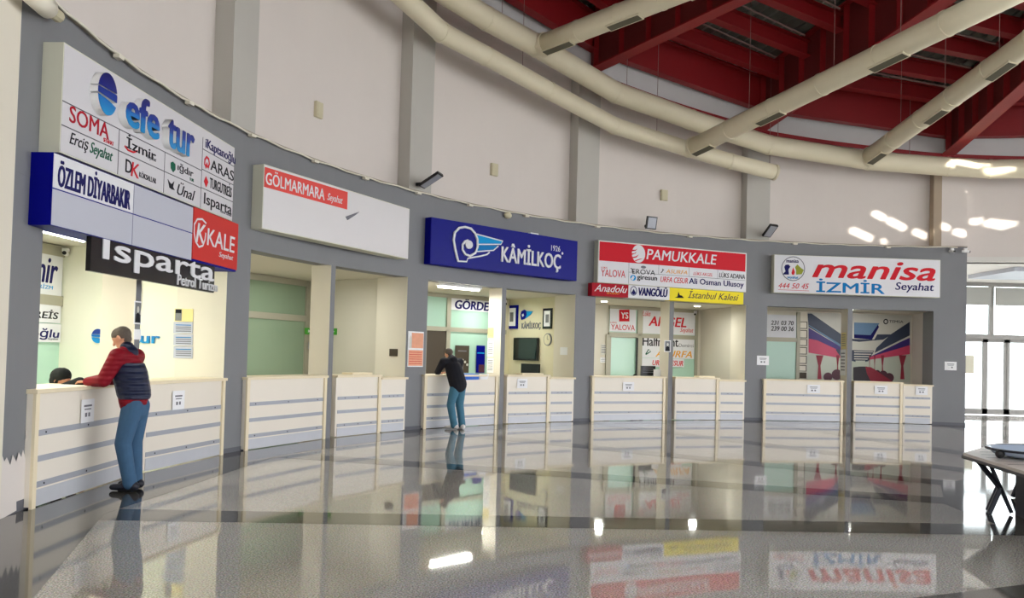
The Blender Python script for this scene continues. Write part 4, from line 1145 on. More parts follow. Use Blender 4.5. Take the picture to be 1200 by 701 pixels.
# reflective papers on the glass
def col_extra(t, x0, x1, z0, z1, y):
    w = x1-x0; h = z1-z0
    for q in range(8): MB().box(x0+w*.1, x1-w*.12, y-.001, y, z1-h*(.1+q*.1), z1-h*(.08+q*.1)).build('print', 'ink_grey', t)
S3c = Side(1.5, 0)
class ColSide(Fr):
    def __init__(s, k):
        f = BAY[k]; x0 = 0. if k else -.03
        a = f.w(x0, .42, 0); c = f.w(x0, 0, 0); s.O = a; d = (c-a).normalized(); s.ux = d; s.uy = Vector((-d.y, d.x, 0)); s.th = -atan2(d.y, d.x)
CS = ColSide(2)
def cs_plate(k, xl, xr, yt, yb, m, label, name='notice', cat='notice'):
    S = ColSide(k); xm = (xl+xr)/2; x0, _ = S.px(xl, (yt+yb)/2, 0); x1, _ = S.px(xr, (yt+yb)/2, 0); z1 = S.px(xm, yt, 0)[1]; z0 = S.px(xm, yb, 0)[1]
    x0 = max(x0, .0); x1 = min(x1, .42)
    t = thing(S, name, label, cat, ((x0+x1)/2, 0, z0)); MB().box(x0, x1, -.006, -.001, z0, z1).build('sheet', m, t)
    w = x1-x0; h = z1-z0; b = MB()
    for q in range(6): b.box(x0+w*.12, x1-w*.12, -.008, -.006, z1-h*(.16+q*.13), z1-h*(.12+q*.13))
    b.build('print', 'ink_grey', t)
cs_plate(2, 570, 578.5, 384, 396, 'seal_cream', 'cream label with dark print on the slim column right of the man', )
cs_plate(2, 569, 578.5, 400, 418, 'paper', 'upper white price list on the slim column right of the man')
cs_plate(2, 569, 578.5, 420, 437, 'paper', 'lower white price list on the slim column right of the man')
cs_plate(4, 985, 991, 410, 440, 'paper', 'white paper on the slim column in front of the bus picture')
cs_plate(4, 986, 991.5, 390, 409, 'seal_cream', 'cream label on the slim column in front of the bus picture')
# right partition of booth 3: frames, emblem, lettering, TV, clock
S3 = Side(2, .0305); S3b = Side(2, .0605)
t, a, c, z0, z1 = side_plate(S3, 594, 607.5, 358, 385.5, 'sign_blue', 'picture_frame', 'navy framed picture left of the small wing emblem', 'picture', 2, .03, 'paper')
MB().box(a+(c-a)*.35, c-(c-a)*.35, -.036, -.033, z0+(z1-z0)*.3, z1-(z1-z0)*.3).build('picture', 'photo_grey', t)
t, a, c, z0, z1 = side_plate(S3, 637, 647.5, 361.5, 385.5, 'sign_black', 'picture_frame', 'black framed picture right of the small wing emblem', 'picture', 2, .03, 'paper')
MB().box(a+(c-a)*.35, c-(c-a)*.3, -.036, -.033, z0+(z1-z0)*.3, z1-(z1-z0)*.3).build('picture', 'photo_grey', t)
def SP(S, pts): return [S.px(a_, b_, 0) for a_, b_ in pts]
t = thing(S3, 'wall_emblem', 'small blue wing emblem on the yellowish wall above the television', 'emblem', (S3.px(616, 370, 0)[0], 0, S3.px(616, 375, 0)[1]))
b = MB(); b.poly(SP(S3, [(610.5+ .0, 370), (611.5, 365), (615, 363), (618, 365), (618, 369), (615, 374), (611.5, 375)]), -.02, -.001); b.build('emblem', 'sign_blue', t)
b = MB(); b.poly(SP(S3, [(617, 364.5), (624.5, 365), (622, 369), (616, 373.5), (618, 369)]), -.02, -.001); b.build('emblem_wing', 'ink_sky', t)
b = MB(); b.poly(SP(S3, [(612.3, 369), (614, 367.5), (614.8, 370), (613, 371.5)]), -.024, -.02); b.build('emblem_dot', 'white', t)
def side_text(S, body, xl, xr, yt, yb, m, label, sh=0, bo=0, name='wall_lettering', dep=.01):
    xm = (xl+xr)/2; x0 = S.px(xl, (yt+yb)/2, 0)[0]; x1 = S.px(xr, (yt+yb)/2, 0)[0]; z1 = S.px(xm, yt, 0)[1]; z0 = S.px(xm, yb, 0)[1]
    b = MB(); b.bm.free(); b.bm = text_bm(body, x0, x1, z0, z1, -.001, sh, bo, dep)
    t = thing(S, name, label, 'lettering', ((x0+x1)/2, 0, z0)); b.build('lettering', m, t, fix=False); return t
side_text(S3, 'KÂMİLKOÇ', 611.5, 634, 376, 387, 'ink_grey', 'grey lettering on the yellowish wall under the small wing emblem', 0, .02)
# television
x0, _ = S3.px(604.5, 409, 0); x1, _ = S3.px(632.5, 409, 0); z1 = S3.px(618, 396, 0)[1]; z0 = S3.px(618, 422.5, 0)[1]
t = thing(S3, 'television', 'black wall television in the booth under the blue signboard', 'television', ((x0+x1)/2, 0, z0))
MB().box(x0, x1, -.08, -.03, z0, z1).build('casing', 'black_plastic', t); MB().box(x0+.03, x1-.03, -.084, -.08, z0+.04, z1-.03).build('screen', 'screen', t)
MB().box((x0+x1)/2-.15, (x0+x1)/2+.15, -.03, -.001, z0+.15, z1-.15).build('bracket', 'black_plastic', t)
x0, _ = S3.px(612, 432, -.2); x1, _ = S3.px(633, 432, -.2); z1 = S3.px(622, 426.5, -.2)[1]; z0 = 1.0
t = thing(S3, 'computer_monitor', 'dark monitor back standing behind the counter below the television', 'monitor', ((x0+x1)/2, -.2, .75))
MB().box(x0, x1, -.24, -.2, z0, z1).build('casing', 'black_plastic', t); MB().box((x0+x1)/2-.03, (x0+x1)/2+.03, -.22, -.2, .77, z0).build('stand', 'black_plastic', t); MB().box((x0+x1)/2-.15, (x0+x1)/2+.15, -.3, -.14, .75, .77).build('stand_base', 'black_plastic', t)
o = MB().box(.5, 2.3, -.75, -.03, .71, .75).box(.52, .56, -.72, -.68, .02, .71).box(2.24, 2.28, -.72, -.68, .02, .71).box(.52, .56, -.1, -.06, .02, .71).box(2.24, 2.28, -.1, -.06, .02, .71).build('desk', 'laminate'); o.location = S3.O; o.rotation_euler = (0, 0, -S3.th); tag(o, 'pale desk behind the counter under the television', 'desk')
x0, _ = S3.px(637, 398, 0); x1, _ = S3.px(648, 398, 0); zc_ = S3.px(642, 398, 0)[1]; r_ = .155
xc_ = S3.px(642.5, 398, 0)[0]
t = thing(S3, 'wall_clock', 'round pale wall clock right of the television', 'clock', (xc_, 0, zc_-r_))
MB().disc(xc_, zc_, r_, -.03, -.001).build('rim', 'ink_grey', t); MB().disc(xc_, zc_, r_*.86, -.034, -.03).build('dial', 'booth_yellow', t)
MB().box(xc_-.005, xc_+.005, -.038, -.034, zc_, zc_+.1).box(xc_, xc_+.07, -.038, -.034, zc_-.004, zc_+.004).build('hands', 'ink', t)
t, *_r = side_plate(S3b, 656.5, 665, 407, 416, 'paper', 'notice', 'white notice on the cream pillar side right of the television', 'notice', 0, .004)
q = BAY[2].px(593, 355, YW(2)-.3); cctv(BAY[2].w(BAY[2].px(592, 355, YW(2)-.2)[0], YW(2)-.2, 2.93), (.2, -1, -.2), 'small security camera in the corner above the navy framed picture')
# orange poster on pillar between booths 2 and 3
Fp = Fr(.98)
x0 = Fp.px(477.5, 408, -.004)[0]; x1 = Fp.px(495.5, 408, -.004)[0]; z1 = Fp.px(486, 388.5, -.004)[1]; z0 = Fp.px(486, 430, -.004)[1]
t = thing(Fp, 'poster', 'orange printed poster on the grey pillar left of the man at the counter', 'poster', ((x0+x1)/2, -.004, z0))
MB().box(x0, x1, -.02, -.006, z0, z1).build('sheet', 'paper', t)
zm_ = (z0+z1)/2
MB().box(x0+.02, x1-.015, -.024, -.02, z0+.02, zm_-.02).box(x0+.1, x1-.015, -.024, -.02, zm_+.02, z1-.03).build('print', 'paper_orange', t)
MB().poly([(x0+.03, zm_+.02), (x0+.1, zm_+.02), (x0+.12, zm_+.2), (x0+.07, z1-.08), (x0+.03, zm_+.2)], -.024, -.02).build('figure', 'bus_pale', t)
b = MB()
for q in range(6): b.box(x0+.04, x1-.05, -.027, -.024, z0+.06+q*.045, z0+.07+q*.045)
b.build('print_lines', 'ink_red', t)
# things on counter of booth 3
fr = Fr(1.33)
def on_counter(i, x0, x1, y0, y1, z0, z1, m, name, label, cat, rot=0):
    f = Fr(i); o = MB().box(x0, x1, y0, y1, z0, z1).build(name, m); o.location = f.O; o.rotation_euler = (0, 0, -f.th+rot); tag(o, label, cat); return o
f = Fr(1.35)
xa = f.px(537, 441, -.11)[0]; xb = f.px(566, 441, -.11)[0]
b = MB(); b.prism([(xa, -.1), (xb-.12, -.1), (xb, .25), (xa, .25)], 1.101, 1.115); b.hexa([(xa, -.125, .985), (xb-.16, -.125, .995), (xb-.12, -.112, .995), (xa, -.112, .985), (xa, -.125, 1.115), (xb-.12, -.125, 1.115), (xb-.12, -.1, 1.115), (xa, -.1, 1.115)])
o = b.build('plastic_cover', 'folder_blue'); o.location = f.O; o.rotation_euler = (0, 0, -f.th); tag(o, 'blue plastic cover folded over the counter edge beside the standing man', 'cover')
b = MB(); b.poly([(xb-.1, 1.0), (xb+.12, 1.0), (xb+.16, 1.116), (xb-.14, 1.116)], -.132, -.128); o = b.build('paper_sheet', 'paper'); o.location = f.O; o.rotation_euler = (0, 0, -f.th); tag(o, 'white paper sheet hanging over the counter beside the blue cover', 'paper')

# booth 4
glazing(3, 5, [(660, 690, .1, 2.05), (716, 746, .1, 2.12), (714, 748, 2.27, 2.93), (752, 814, .1, 2.15), (752, 814, 2.25, 2.93)], [(689, 692, 0, 2.2), (710, 715.5, 0, 2.2), (746, 752, 0, 3.0), (660, 692, 2.05, 2.15), (713, 817, 2.14, 2.26), (814, 817, 0, 3.0), (713, 817, 2.93, 3.02)])
fr = BAY[3]; y = YW(3)-.03
o = MB().box(fr.px(744.8, 400, y)[0], fr.px(746.6, 400, y)[0], y-.06, y-.04, 0.02, 2.13).build('door_edge_strip', 'black_plastic'); o.location = fr.O; o.rotation_euler = (0, 0, -fr.th); tag(o, 'thin black edge of the half open frosted door in the booth under the red headed signboard', 'door edge')
def c4(u, v): return (690+u/5.842, 340+v/5.842)
wall_sign(3, [('YS', 727.5, 736.3, 366, 373.5, 'sign_white', 0, .03), ('LÜKS', 715.5, 722.5, 376.7, 379, 'ink_red', 0, 0), ('YALOVA', 716, 744, 380.5, 387, 'ink_red', 0, .0)], 714.5, 745, 362, 389, 'white glass panel with a red square emblem and red letters, above the frosted door')
BAY3 = BAY[3]; ywp = YW(3)-.064
o = MB().poly(PP(BAY3, [(725.5, 363), (737.6, 363), (737.6, 374), (725.5, 374)], ywp), ywp-.0006, ywp).poly(PP(BAY3, [(725.5, 374), (737.6, 374), (737.6, 376.8), (725.5, 376.8)], ywp), ywp-.0006, ywp)
t = o.build('emblem_square', 'ink_red'); t.location = BAY3.O; t.rotation_euler = (0, 0, -BAY3.th); tag(t, 'red square emblem on the glass above the frosted door', 'emblem')
wall_sign(3, [('Lüks', 753, 762.5, 364.5, 370.5, 'ink_red', .3, .0), ('AKGEL', 760, 804.5, 371.5, 383, 'ink_red', .2, .04), ('Seyahat', 797, 812.5, 384.5, 391, 'ink_red', .3, .0)], 752, 814.5, 362, 392, 'white panel with big red slanted letters on the glass behind the slim column')
wall_sign(3, [('Halfmont', 753, 795, 395, 406, 'ink', 0, .02), ('Demirci', 795.5, 812.5, 403, 407, 'ink_grey', 0, .0), ('ASURFA', 768, 811, 411, 419, 'ink_orange', .25, .03)], 752, 813.5, 394, 420, 'white panel with black and orange lettering on the glass behind the slim column')
wall_sign(3, [('URFA CESUR', 764.5, 800.5, 422.5, 428.5, 'ink_red', .25, .03)], 752, 801.5, 420.2, 430, 'small white panel with red slanted letters, lowest on the glass behind the slim column')
stroke(BAY3, None, 'x', [], .01, 'ink', 0) if False else None
t = thing(BAY3, 'wall_emblem', 'small dark green triangular emblem on the glass left of the orange letters', 'emblem', (BAY3.px(759, 412, ywp)[0], ywp, BAY3.px(759, 416, ywp)[1]))
stroke(BAY3, t, 'emblem', [(756.5, 415.5), (760, 409.5), (762.5, 412), (757, 415.5)], .03, 'ink_green', ywp-.004)
def print_lines(n, m='ink_red'):
    def g(t, x0, x1, z0, z1, y):
        w = x1-x0; h = z1-z0; b = MB()
        for q in range(n): b.box(x0+w*.1, x1-w*.1, y-.002, y, z1-h*(.12+.8*q/n)-h*.28/n, z1-h*(.12+.8*q/n))
        b.build('print', m, t)
    return g
poster(3, 704, 711, 403.5, 416, 'bus_pale', 'small red printed poster on the narrow wall left of the frosted door', extra=print_lines(5, 'ink_grey'), y=YW(3)-.02)
poster(3, 703.5, 711.5, 419, 425, 'paper', 'small white paper under the poster left of the frosted door', extra=print_lines(3, 'ink_grey'), y=YW(3)-.02)
col_notice(3, 778.5, 786, 399, 412.5, 'small portrait picture on the slim column under the red headed signboard', extra=portrait, name='portrait_picture', cat='picture')
t = thing(BAY3, 'desk_sign', 'black desk sign with white lines standing behind the counter', 'sign', (BAY3.px(759, 434, .5)[0], .5, 1.1))
x0 = BAY3.px(751.5, 434, .5)[0]; x1 = BAY3.px(768, 434, .5)[0]; z1 = BAY3.px(760, 429, .5)[1]
MB().box(x0, x1, .5, .54, .9, z1).build('board', 'sign_black', t)
b = MB()
for q in range(3): b.box(x0+.05, x1-.06, .497, .5, z1-.06-q*.055, z1-.045-q*.055)
b.build('print', 'ink_grey', t)
x0 = BAY3.px(766, 434, .35)[0]; x1 = BAY3.px(776, 434, .35)[0]; z1 = BAY3.px(771, 433, .35)[1]
o = MB().box(x0, x1, .35, .355, 1.101, z1).box(x0, x1, .355, .42, 1.101, 1.105).build('folded_card', 'paper'); o.location = BAY3.O; o.rotation_euler = (0, 0, -BAY3.th); tag(o, 'white folded card standing on the counter left of the slim column', 'card')
cctv(BAY3.w(BAY3.px(815, 362, YW(3)-.2)[0], YW(3)-.2, 2.93), (-.3, -1, -.2), 'small security camera in the corner above the red slanted letters')

# booth 5
fr = BAY[4]; y5 = YW(4)
glazing(4, 6, [(895, 933, .1, 2.14), (895, 933, 2.26, 2.9)], [(933, 937, 0, 3.0), (895, 935, 2.14, 2.26)])
wall_sign(4, [('231 03 70', 903.5, 930, 376, 381, 'ink', .15, .02), ('239 00 36', 903.5, 930, 382.5, 388, 'ink', .15, .02)], 896, 933, 369, 396, 'white panel with two telephone numbers on the glass of the rightmost booth')
for q, (a, c) in enumerate(((377, 386), (387, 397), (397.5, 406), (407, 416), (417, 427), (428, 436), (436.5, 444))):
    y = y5-.01
    x0 = fr.px(935.5, 400, y)[0]; x1 = fr.px(945.5, 400, y)[0]; z1 = fr.px(940, a, y)[1]; z0 = fr.px(940, c-.6, y)[1]
    t = thing(fr, 'certificate', '%s framed certificate down the column of frames left of the bus picture' % ('top', 'second', 'third', 'fourth', 'fifth', 'sixth', 'lowest')[q], 'certificate', ((x0+x1)/2, y, z0), 'framed certificates in a column')
    MB().box(x0, x1, y-.02, y, z0, z1).build('frame', 'dark_brown', t)
    MB().box(x0+.025, x1-.025, y-.024, y-.02, z0+.02, z1-.02).build('paper', 'laminate' if q < 6 else 'dark_brown', t)
# bus interior picture
def mural():
    y = y5-.01
    x0 = fr.px(945.5, 410, y)[0]; x1 = fr.px(1067.5, 410, y)[0]; z1 = fr.px(1005, 368, y)[1]; z0 = .95
    t = thing(fr, 'bus_picture', 'large wall picture of a bus interior with purple and pink luggage racks', 'picture', ((x0+x1)/2, y, z0))
    MB().box(x0, x1, y-.01, y, z0, z1).build('print_ground', 'bus_pale', t)
    def C(u, v): return (895+u/5.714, 350+v/5.714)
    lay = [0]
    def sh(pts, m, nm='print'):
        lay[0] += 1; yy = y-.01-lay[0]*.0006
        q = [fr.px(*C(*p), yy) for p in pts]
        q = [(min(max(a, x0), x1), min(max(b_, z0), z1)) for a, b_ in q]
        MB().poly(q, yy-.0006, yy).build(nm, m, t)
    sh([(290, 375), (980, 375), (980, 560), (290, 560)], 'bus_cream')
    sh([(285, 100), (320, 100), (520, 240), (520, 320), (300, 190)], 'bus_dark')
    sh([(300, 195), (520, 325), (520, 360), (300, 270)], 'bus_purple')
    sh([(298, 178), (306, 178), (520, 310), (520, 328)], 'bus_blue')
    sh([(300, 268), (360, 280), (520, 355), (520, 400), (300, 362)], 'bus_pink')
    sh([(600, 110), (780, 115), (800, 180), (600, 180)], 'bus_pale')
    sh([(480, 240), (600, 270), (740, 275), (760, 240), (860, 240), (800, 275), (640, 290), (480, 270)], 'bus_dark')
    sh([(605, 160), (775, 165), (720, 250), (605, 245)], 'bus_blue')
    sh([(605, 240), (715, 245), (765, 175), (772, 190), (725, 275), (605, 265)], 'ink_navy')
    sh([(978, 155), (978, 250), (740, 370), (755, 330), (850, 240)], 'bus_dark')
    sh([(978, 262), (978, 315), (700, 400), (720, 380)], 'bus_purple')
    sh([(982, 245), (982, 258), (690, 400), (700, 385)], 'bus_pale')
    sh([(978, 312), (978, 372), (690, 412), (720, 388)], 'bus_pink')
    sh([(480, 340), (740, 350), (700, 420), (640, 430), (600, 420), (520, 400)], 'bus_dark')
    for q in range(4): sh([(605, 352+q*16), (735-q*12, 354+q*16), (730-q*12, 361+q*16), (605, 359+q*16)], 'bus_pale')
    sh([(615, 415), (680, 415), (680, 450), (615, 450)], 'bus_cream')
    for a, w in ((350, 50), (485, 22), (705, 8), (738, 10), (785, 22), (905, 50)):
        sh([(a, 380), (a+w, 380), (a+w*.6, 450), (a+w*.75, 540), (a+w*.2, 540), (a+w*.3, 450)], 'bus_red', 'curtain_print')
    for (cx_, cz_, r_) in ((430, 525, 30), (490, 510, 36), (840, 530, 32), (800, 512, 30), (760, 500, 22), (730, 485, 16)):
        q = [(cx_+r_*cos(a*pi/8), cz_+r_*sin(a*pi/8)) for a in range(16)]
        sh(q, 'bus_seat', 'seat_print')
    sh([(640, 455), (690, 455), (830, 560), (600, 560), (600, 460)], 'bus_aisle', 'aisle_print')
    sh([(680, 455), (720, 460), (870, 560), (720, 560), (690, 500)], 'bus_red', 'seat_print')
    yy = y-.03
    T(fr, t, 'TEMSA', 1042, 1058.5, 375.5, 378.5, 'ink', yy, 0, 0)
    stroke(fr, t, 'emblem', [(1038+2.3*cos(a*pi/6), 377+2.6*sin(a*pi/6)) for a in range(12)], .03, 'ink', yy, closed=True)
mural()
S5 = Side(4, .0305)
for q, (xl, xr, yt, yb, lab) in enumerate(((1072, 1076.5, 421, 439, 'slim left framed notice on the right wall of the rightmost booth'), (1079, 1084, 421, 440, 'right framed notice on the right wall of the rightmost booth'), (1080, 1084, 394, 402, 'small sheet high on the right wall of the rightmost booth'), (1080, 1084, 404, 418, 'pale sheet above the framed notices in the rightmost booth'))):
    side_plate(S5, xl, xr, yt, yb, 'ink_grey' if q < 2 else 'sign_grey', 'framed_notice', lab, 'notice', 2 if q < 2 else 0, .02, 'paper')
o = MB().box(-.05, .02, -.03, -.001, 1.52, 1.58).build('wall_switch', 'white'); f = Fr(4.02); o.location = f.O; o.rotation_euler = (0, 0, -f.th); tag(o, 'tiny white switch low on the last grey pillar', 'switch')

# ------------------------------------------------------------------ fittings on the wall
def floodlight(i, z, label, tilt=.6, yaw=0, h1=.2):
    f = Fr(i); t = thing(f, 'floodlight', label, 'floodlight', (0, -.05, z), 'floodlights on the wall ledge')
    MB().box(-.03, .03, -.18, -.0, z-.03, z+.03).build('bracket', 'black_plastic', t)
    def slab(hx, h0, h1, dp0, dp1, nm, m):
        b = MB(); q = []
        ax = Vector((cos(yaw), sin(yaw), 0)); up = Vector((-sin(yaw)*sin(tilt), -cos(tilt)*.6*1, sin(tilt)+.2)).normalized()
        nrm = ax.cross(up).normalized()
        c = Vector((0, -.22, z+.02))
        for dd in (dp0, dp1):
            for a_, b_ in ((-hx, h0), (hx, h0), (hx, h1), (-hx, h1)): q.append(c+ax*a_+up*b_+nrm*dd)
        b.hexa(q); b.build(nm, m, t)
    slab(.15, -.12, h1, 0, .05, 'housing', 'black_plastic'); slab(.12, -.09, h1-.03, .05, .056, 'lens', 'strip_metal')
floodlight(.975, 4.9, 'black floodlight tilted over the ledge right of the blank white signboard', 0.05, .35, .42)
floodlight(2.346, 4.88, 'small square black floodlight above the red headed signboard', 1.2, 0)
floodlight(3.03, 4.92, 'black floodlight on the ledge above the fourth pillar', .1, .35, .4)
for q, (px, py, i, lab) in enumerate(((373, 129, .37, 'beige junction box on the upper white wall above the blank signboard'), (579, 199, 1.413, 'beige junction box on the upper white wall above the blue signboard'), (778, 229, 2.438, 'beige junction box on the upper white wall above the red headed signboard'))):
    f = Fr(i); c = f.px(px, py, .3); t = thing(f, 'junction_box', lab, 'junction box', (c[0], .3, c[1]-.13), 'beige junction boxes')
    MB().box(c[0]-.1, c[0]+.1, .26, .33, c[1]-.14, c[1]+.14).build('box_body', 'beige_box', t, bevel=.01)
    MB().box(c[0]-.07, c[0]+.07, .252, .26, c[1]-.1, c[1]+.1).build('lid', 'beige_box', t)
f = Fr(-.98); p = cyl(47, 2, -.25); q = cyl(64, 17, -.1)
t = thing(WF, 'emergency_lamp', 'cream lamp unit at the upper left end of the ledge cable', 'lamp', tuple(q))
MB().tube([cyl(36, -8, -.2), cyl(56, 10, -.2)], .09, 16).build('lamp_body', 'lamp_glow' if False else 'cable', t, smooth=True)
MB().tube([cyl(56, 10, -.2), cyl(68, 19, -.1)], .06, 10).build('bracket', 'beige_box', t)
f = Fr(1.513)
t = thing(f, 'alarm_sounder', 'small cream oval fitting on the grey wall above the blue signboard', 'alarm', (0, 0, 4.62))
MB().ball((0, -.05, 4.66), .1, (1.1, .6, .75)).build('cover', 'beige_box', t, smooth=True)
cctv(W(4.02, 4.66, -.09), (.2, -1, -.1), 'beige security camera under the ledge at the right end of the wall')
cctv(W(4.085, 4.66, -.1), (1, -.3, -.1), 'small dark security camera at the corner of the last pillar')
# cable and clips along the ledge
b = MB().tube([W(-1.05+q*.05, 4.74+.012*sin(q*1.7), -.07) for q in range(103)], .014, 6)
o = b.build('wall_cable', 'cable'); tag(o, 'long cream cable running along the top of the grey wall', 'cable')
for i in (-.66, -.31, .02, .37, .66, .97, 1.28, 1.62, 2.05, 2.6, 3.2, 3.7):
    f = Fr(i); o = MB().box(-.06, .06, -.11, -.04, 4.69, 4.73).build('cable_clip', 'cable'); o.location = f.O; o.rotation_euler = (0, 0, -f.th)
    tag(o, 'small cream clip holding the cable along the grey wall', 'cable clip', 'clips along the wall cable')

# ------------------------------------------------------------------ octagonal display table at the right
def table():
    c = Vector((7.9, 8.2)); rr = 3.3; zt = .62; N = 12
    t = thing(WF, 'display_table', 'large low many sided table with slatted top and crossed dark legs', 'table', (c.x, c.y, 0))
    a0 = math.radians(155.7)
    P = [Vector((c.x+rr*cos(a0+k*pi/6), c.y+rr*sin(a0+k*pi/6))) for k in range(N)]
    MB().prism(P, zt-.03, zt).build('table_top', 'wood_top', t)
    b = MB()
    for k in range(N): 
        p, q = P[k], P[(k+1) % N]
        b.tube([(p.x, p.y, zt-.045), (q.x, q.y, zt-.045)], .018, 6)
    b.build('rim', 'steel_dark', t)
    for q in range(1, 22):      # joints between the boards
        yy = c.y-rr+q*.3
        h = sqrt(max(.01, (rr*.95)**2-(yy-c.y)**2))
        MB().box(c.x-h, c.x+h, yy-.006, yy+.006, zt, zt+.0012).build('board_joint', 'cladding', t)
    P2 = [c+(p-c)*.85 for p in P]
    MB().prism(P2, .0, zt-.03).build('core', 'cladding', t, label='dark panelled core under the top')
    for k in range(N):
        for s in (-1, 1):
            p = P[k]; tan_ = Vector((-(p-c).y, (p-c).x)).normalized()
            o = c+(p-c)*.965+tan_*.1*s; i_ = c+(p-c)*.895+tan_*.1*s
            MB().tube([(o.x, o.y, zt-.04), (i_.x, i_.y, .28)], .028, 8).build('leg', 'steel_dark', t)
            MB().tube([(i_.x, i_.y, .28), ((c+(p-c)*.925).x+tan_.x*.1*s, (c+(p-c)*.925).y+tan_.y*.1*s, .012)], .028, 8).build('leg', 'steel_dark', t)
            MB().tube([((c+(p-c)*.93).x, (c+(p-c)*.93).y, zt-.04), ((c+(p-c)*.86).x, (c+(p-c)*.86).y, .02)], .022, 8).build('brace', 'steel_dark', t)
    # shallow round tray
    q = atz(1181, 533, zt); cx, cy = 6.1+.55, 8.9
    w = atz(1176.5, 531, zt+.06)
    tc = Vector((w.x+.52, w.y+.12))
    tr = thing(WF, 'round_tray', 'shallow round pale blue tray with dark rim lying on the low table', 'tray', (tc.x, tc.y, zt))
    b = MB(); n = 32; prof = [(.36, .002), (.5, .03), (.56, .09), (.53, .09), (.47, .04), (.34, .015)]
    rings = [[b.bm.verts.new((tc.x+r_*cos(2*pi*j/n), tc.y+r_*sin(2*pi*j/n), zt+.002+z_)) for j in range(n)] for r_, z_ in prof]
    for a_, c_ in zip(rings, rings[1:]):
        for j in range(n): b._f([a_[j], a_[(j+1) % n], c_[(j+1) % n], c_[j]])
    b._f(rings[0][::-1]); b._f(rings[-1])
    b.build('bowl', 'tray', tr, smooth=True)
    MB().tube([(tc.x+.565*cos(2*pi*j/32), tc.y+.565*sin(2*pi*j/32), zt+.085) for j in range(33)], .014, 6, cap=False).build('rim', 'steel_dark', tr)
    MB().ball((tc.x-.56, tc.y-.12, zt+.05), .045).build('knob', 'black_plastic', tr, smooth=True)
table()

# ------------------------------------------------------------------ people
def remeshed(b, name, m, parent, voxel=.012, smooth=4):
    me = bpy.data.meshes.new(name); b.bm.to_mesh(me); b.bm.free()
    o = bpy.data.objects.new(name, me); col.objects.link(o)
    r = o.modifiers.new('r', 'REMESH'); r.mode = 'VOXEL'; r.voxel_size = voxel; r.use_smooth_shade = True
    s = o.modifiers.new('s', 'SMOOTH'); s.factor = .5; s.iterations = smooth
    dg = bpy.context.evaluated_depsgraph_get(); dg.update()
    m2 = bpy.data.meshes.new_from_object(o.evaluated_get(dg)); bpy.data.objects.remove(o); bpy.data.meshes.remove(me)
    m2.materials.clear(); m2.materials.append(M[m])
    for f in m2.polygons: f.use_smooth = True
    m2.name = name
    o = bpy.data.objects.new(name, m2); col.objects.link(o)
    if parent: o.parent = parent
    return o
def V(*a): return Vector(a)
def hand(b, wrist, d, side, up, s=1.0, curl=.35):
    """palm, four unequal bent fingers and a thumb from its side; d = finger direction, side = towards the thumb, up = back of hand"""
    d = Vector(d).normalized(); side = Vector(side).normalized(); up = Vector(up).normalized()
    w = Vector(wrist); pc = w+d*.05*s
    b.caps(w, w+d*.085*s, .024*s, .038*s, .42, up)
    for q, (o, L) in enumerate(((.03, .072), (.01, .08), (-.01, .074), (-.029, .06))):
        k0 = w+d*.085*s+side*o*s
        k1 = k0+(d*cos(curl)-up*sin(curl))*L*.5*s
        k2 = k1+(d*cos(curl*2.1)-up*sin(curl*2.1))*L*.5*s
        b.caps(k0, k1, .0095*s, .009*s, n=8); b.caps(k1, k2, .009*s, .0078*s, n=8)
    t0 = w+d*.025*s+side*.025*s; t1 = t0+(d*.6+side*.75).normalized()*.042*s; t2 = t1+(d*.9+side*.25-up*.2).normalized()*.034*s
    b.caps(t0, t1, .014*s, .011*s, n=8); b.caps(t1, t2, .011*s, .0085*s, n=8)
def head(b, c, f, up=(0, 0, 1), s=1.0):
    """skull, jaw, nose, brow, lips, ears around head centre c, looking along f"""
    c = Vector(c); f = Vector(f).normalized(); up = Vector(up); up = (up-f*up.dot(f)).normalized(); sd = f.cross(up).normalized()
    def P(a, b_, c_): return c+f*a*s+sd*b_*s+up*c_*s
    b.caps(P(-.02, 0, .03), P(.012, 0, .025), .088*s, .082*s, .92, sd)
    b.caps(P(.025, 0, -.02), P(.045, 0, -.085), .062*s, .036*s, .95, sd)
    b.caps(P(.085, 0, .012), P(.104, 0, -.03), .008*s, .014*s, n=8)
    b.caps(P(.076, -.03, .03), P(.076, .03, .03), .012*s, .012*s, n=8)
    b.caps(P(.074, -.018, -.06), P(.074, .018, -.06), .009*s, .009*s, n=8)
    for q in (-1, 1):
        b.caps(P(-.005, .08*q, .02), P(-.01, .082*q, -.02), .014*s, .009*s, .5, sd, n=8)
    return P
def person(name, label, base, fwd, J, cfg):
    """J: joints in the figure's own frame: x right, y forward, z up"""
    t = bpy.data.objects.new(name, None); col.objects.link(t); t.location = base; t.rotation_euler = (0, 0, atan2(fwd[1], fwd[0])-pi/2)
    tag(t, label, 'person')
    b = MB()
    P = head(b, J['head'], J['look'], J.get('hup', (0, 0, 1)))
    b.caps(J['neck'], Vector(J['head'])+Vector((0, -.01, -.05)), .055, .052)
    b.caps(J['pelvis'], J['chest'], .10, .12, .7, (0, 1, 0)); b.caps(J['chest'], J['neck'], .13, .06, .7, (0, 1, 0))
    for s in 'LR':
        b.caps(J['chest'], J['sh'+s], .09, .055, .9); b.caps(J['sh'+s], J['el'+s], .05, .04); b.caps(J['el'+s], J['wr'+s], .04, .026)
        d, sd, up = J['hand'+s]; hand(b, J['wr'+s], d, sd, up)
        b.caps(J['pelvis'], J['hip'+s], .08, .075); b.caps(J['hip'+s], J['kn'+s], .07, .055); b.caps(J['kn'+s], J['an'+s], .055, .037)
        a = Vector(J['an'+s]); b.caps(a+V(0, -.03, -.03), a+V(0, .12, -.045), .035, .028)
    remeshed(b, 'body', 'skin', t, .0065, 2)
    return t, P
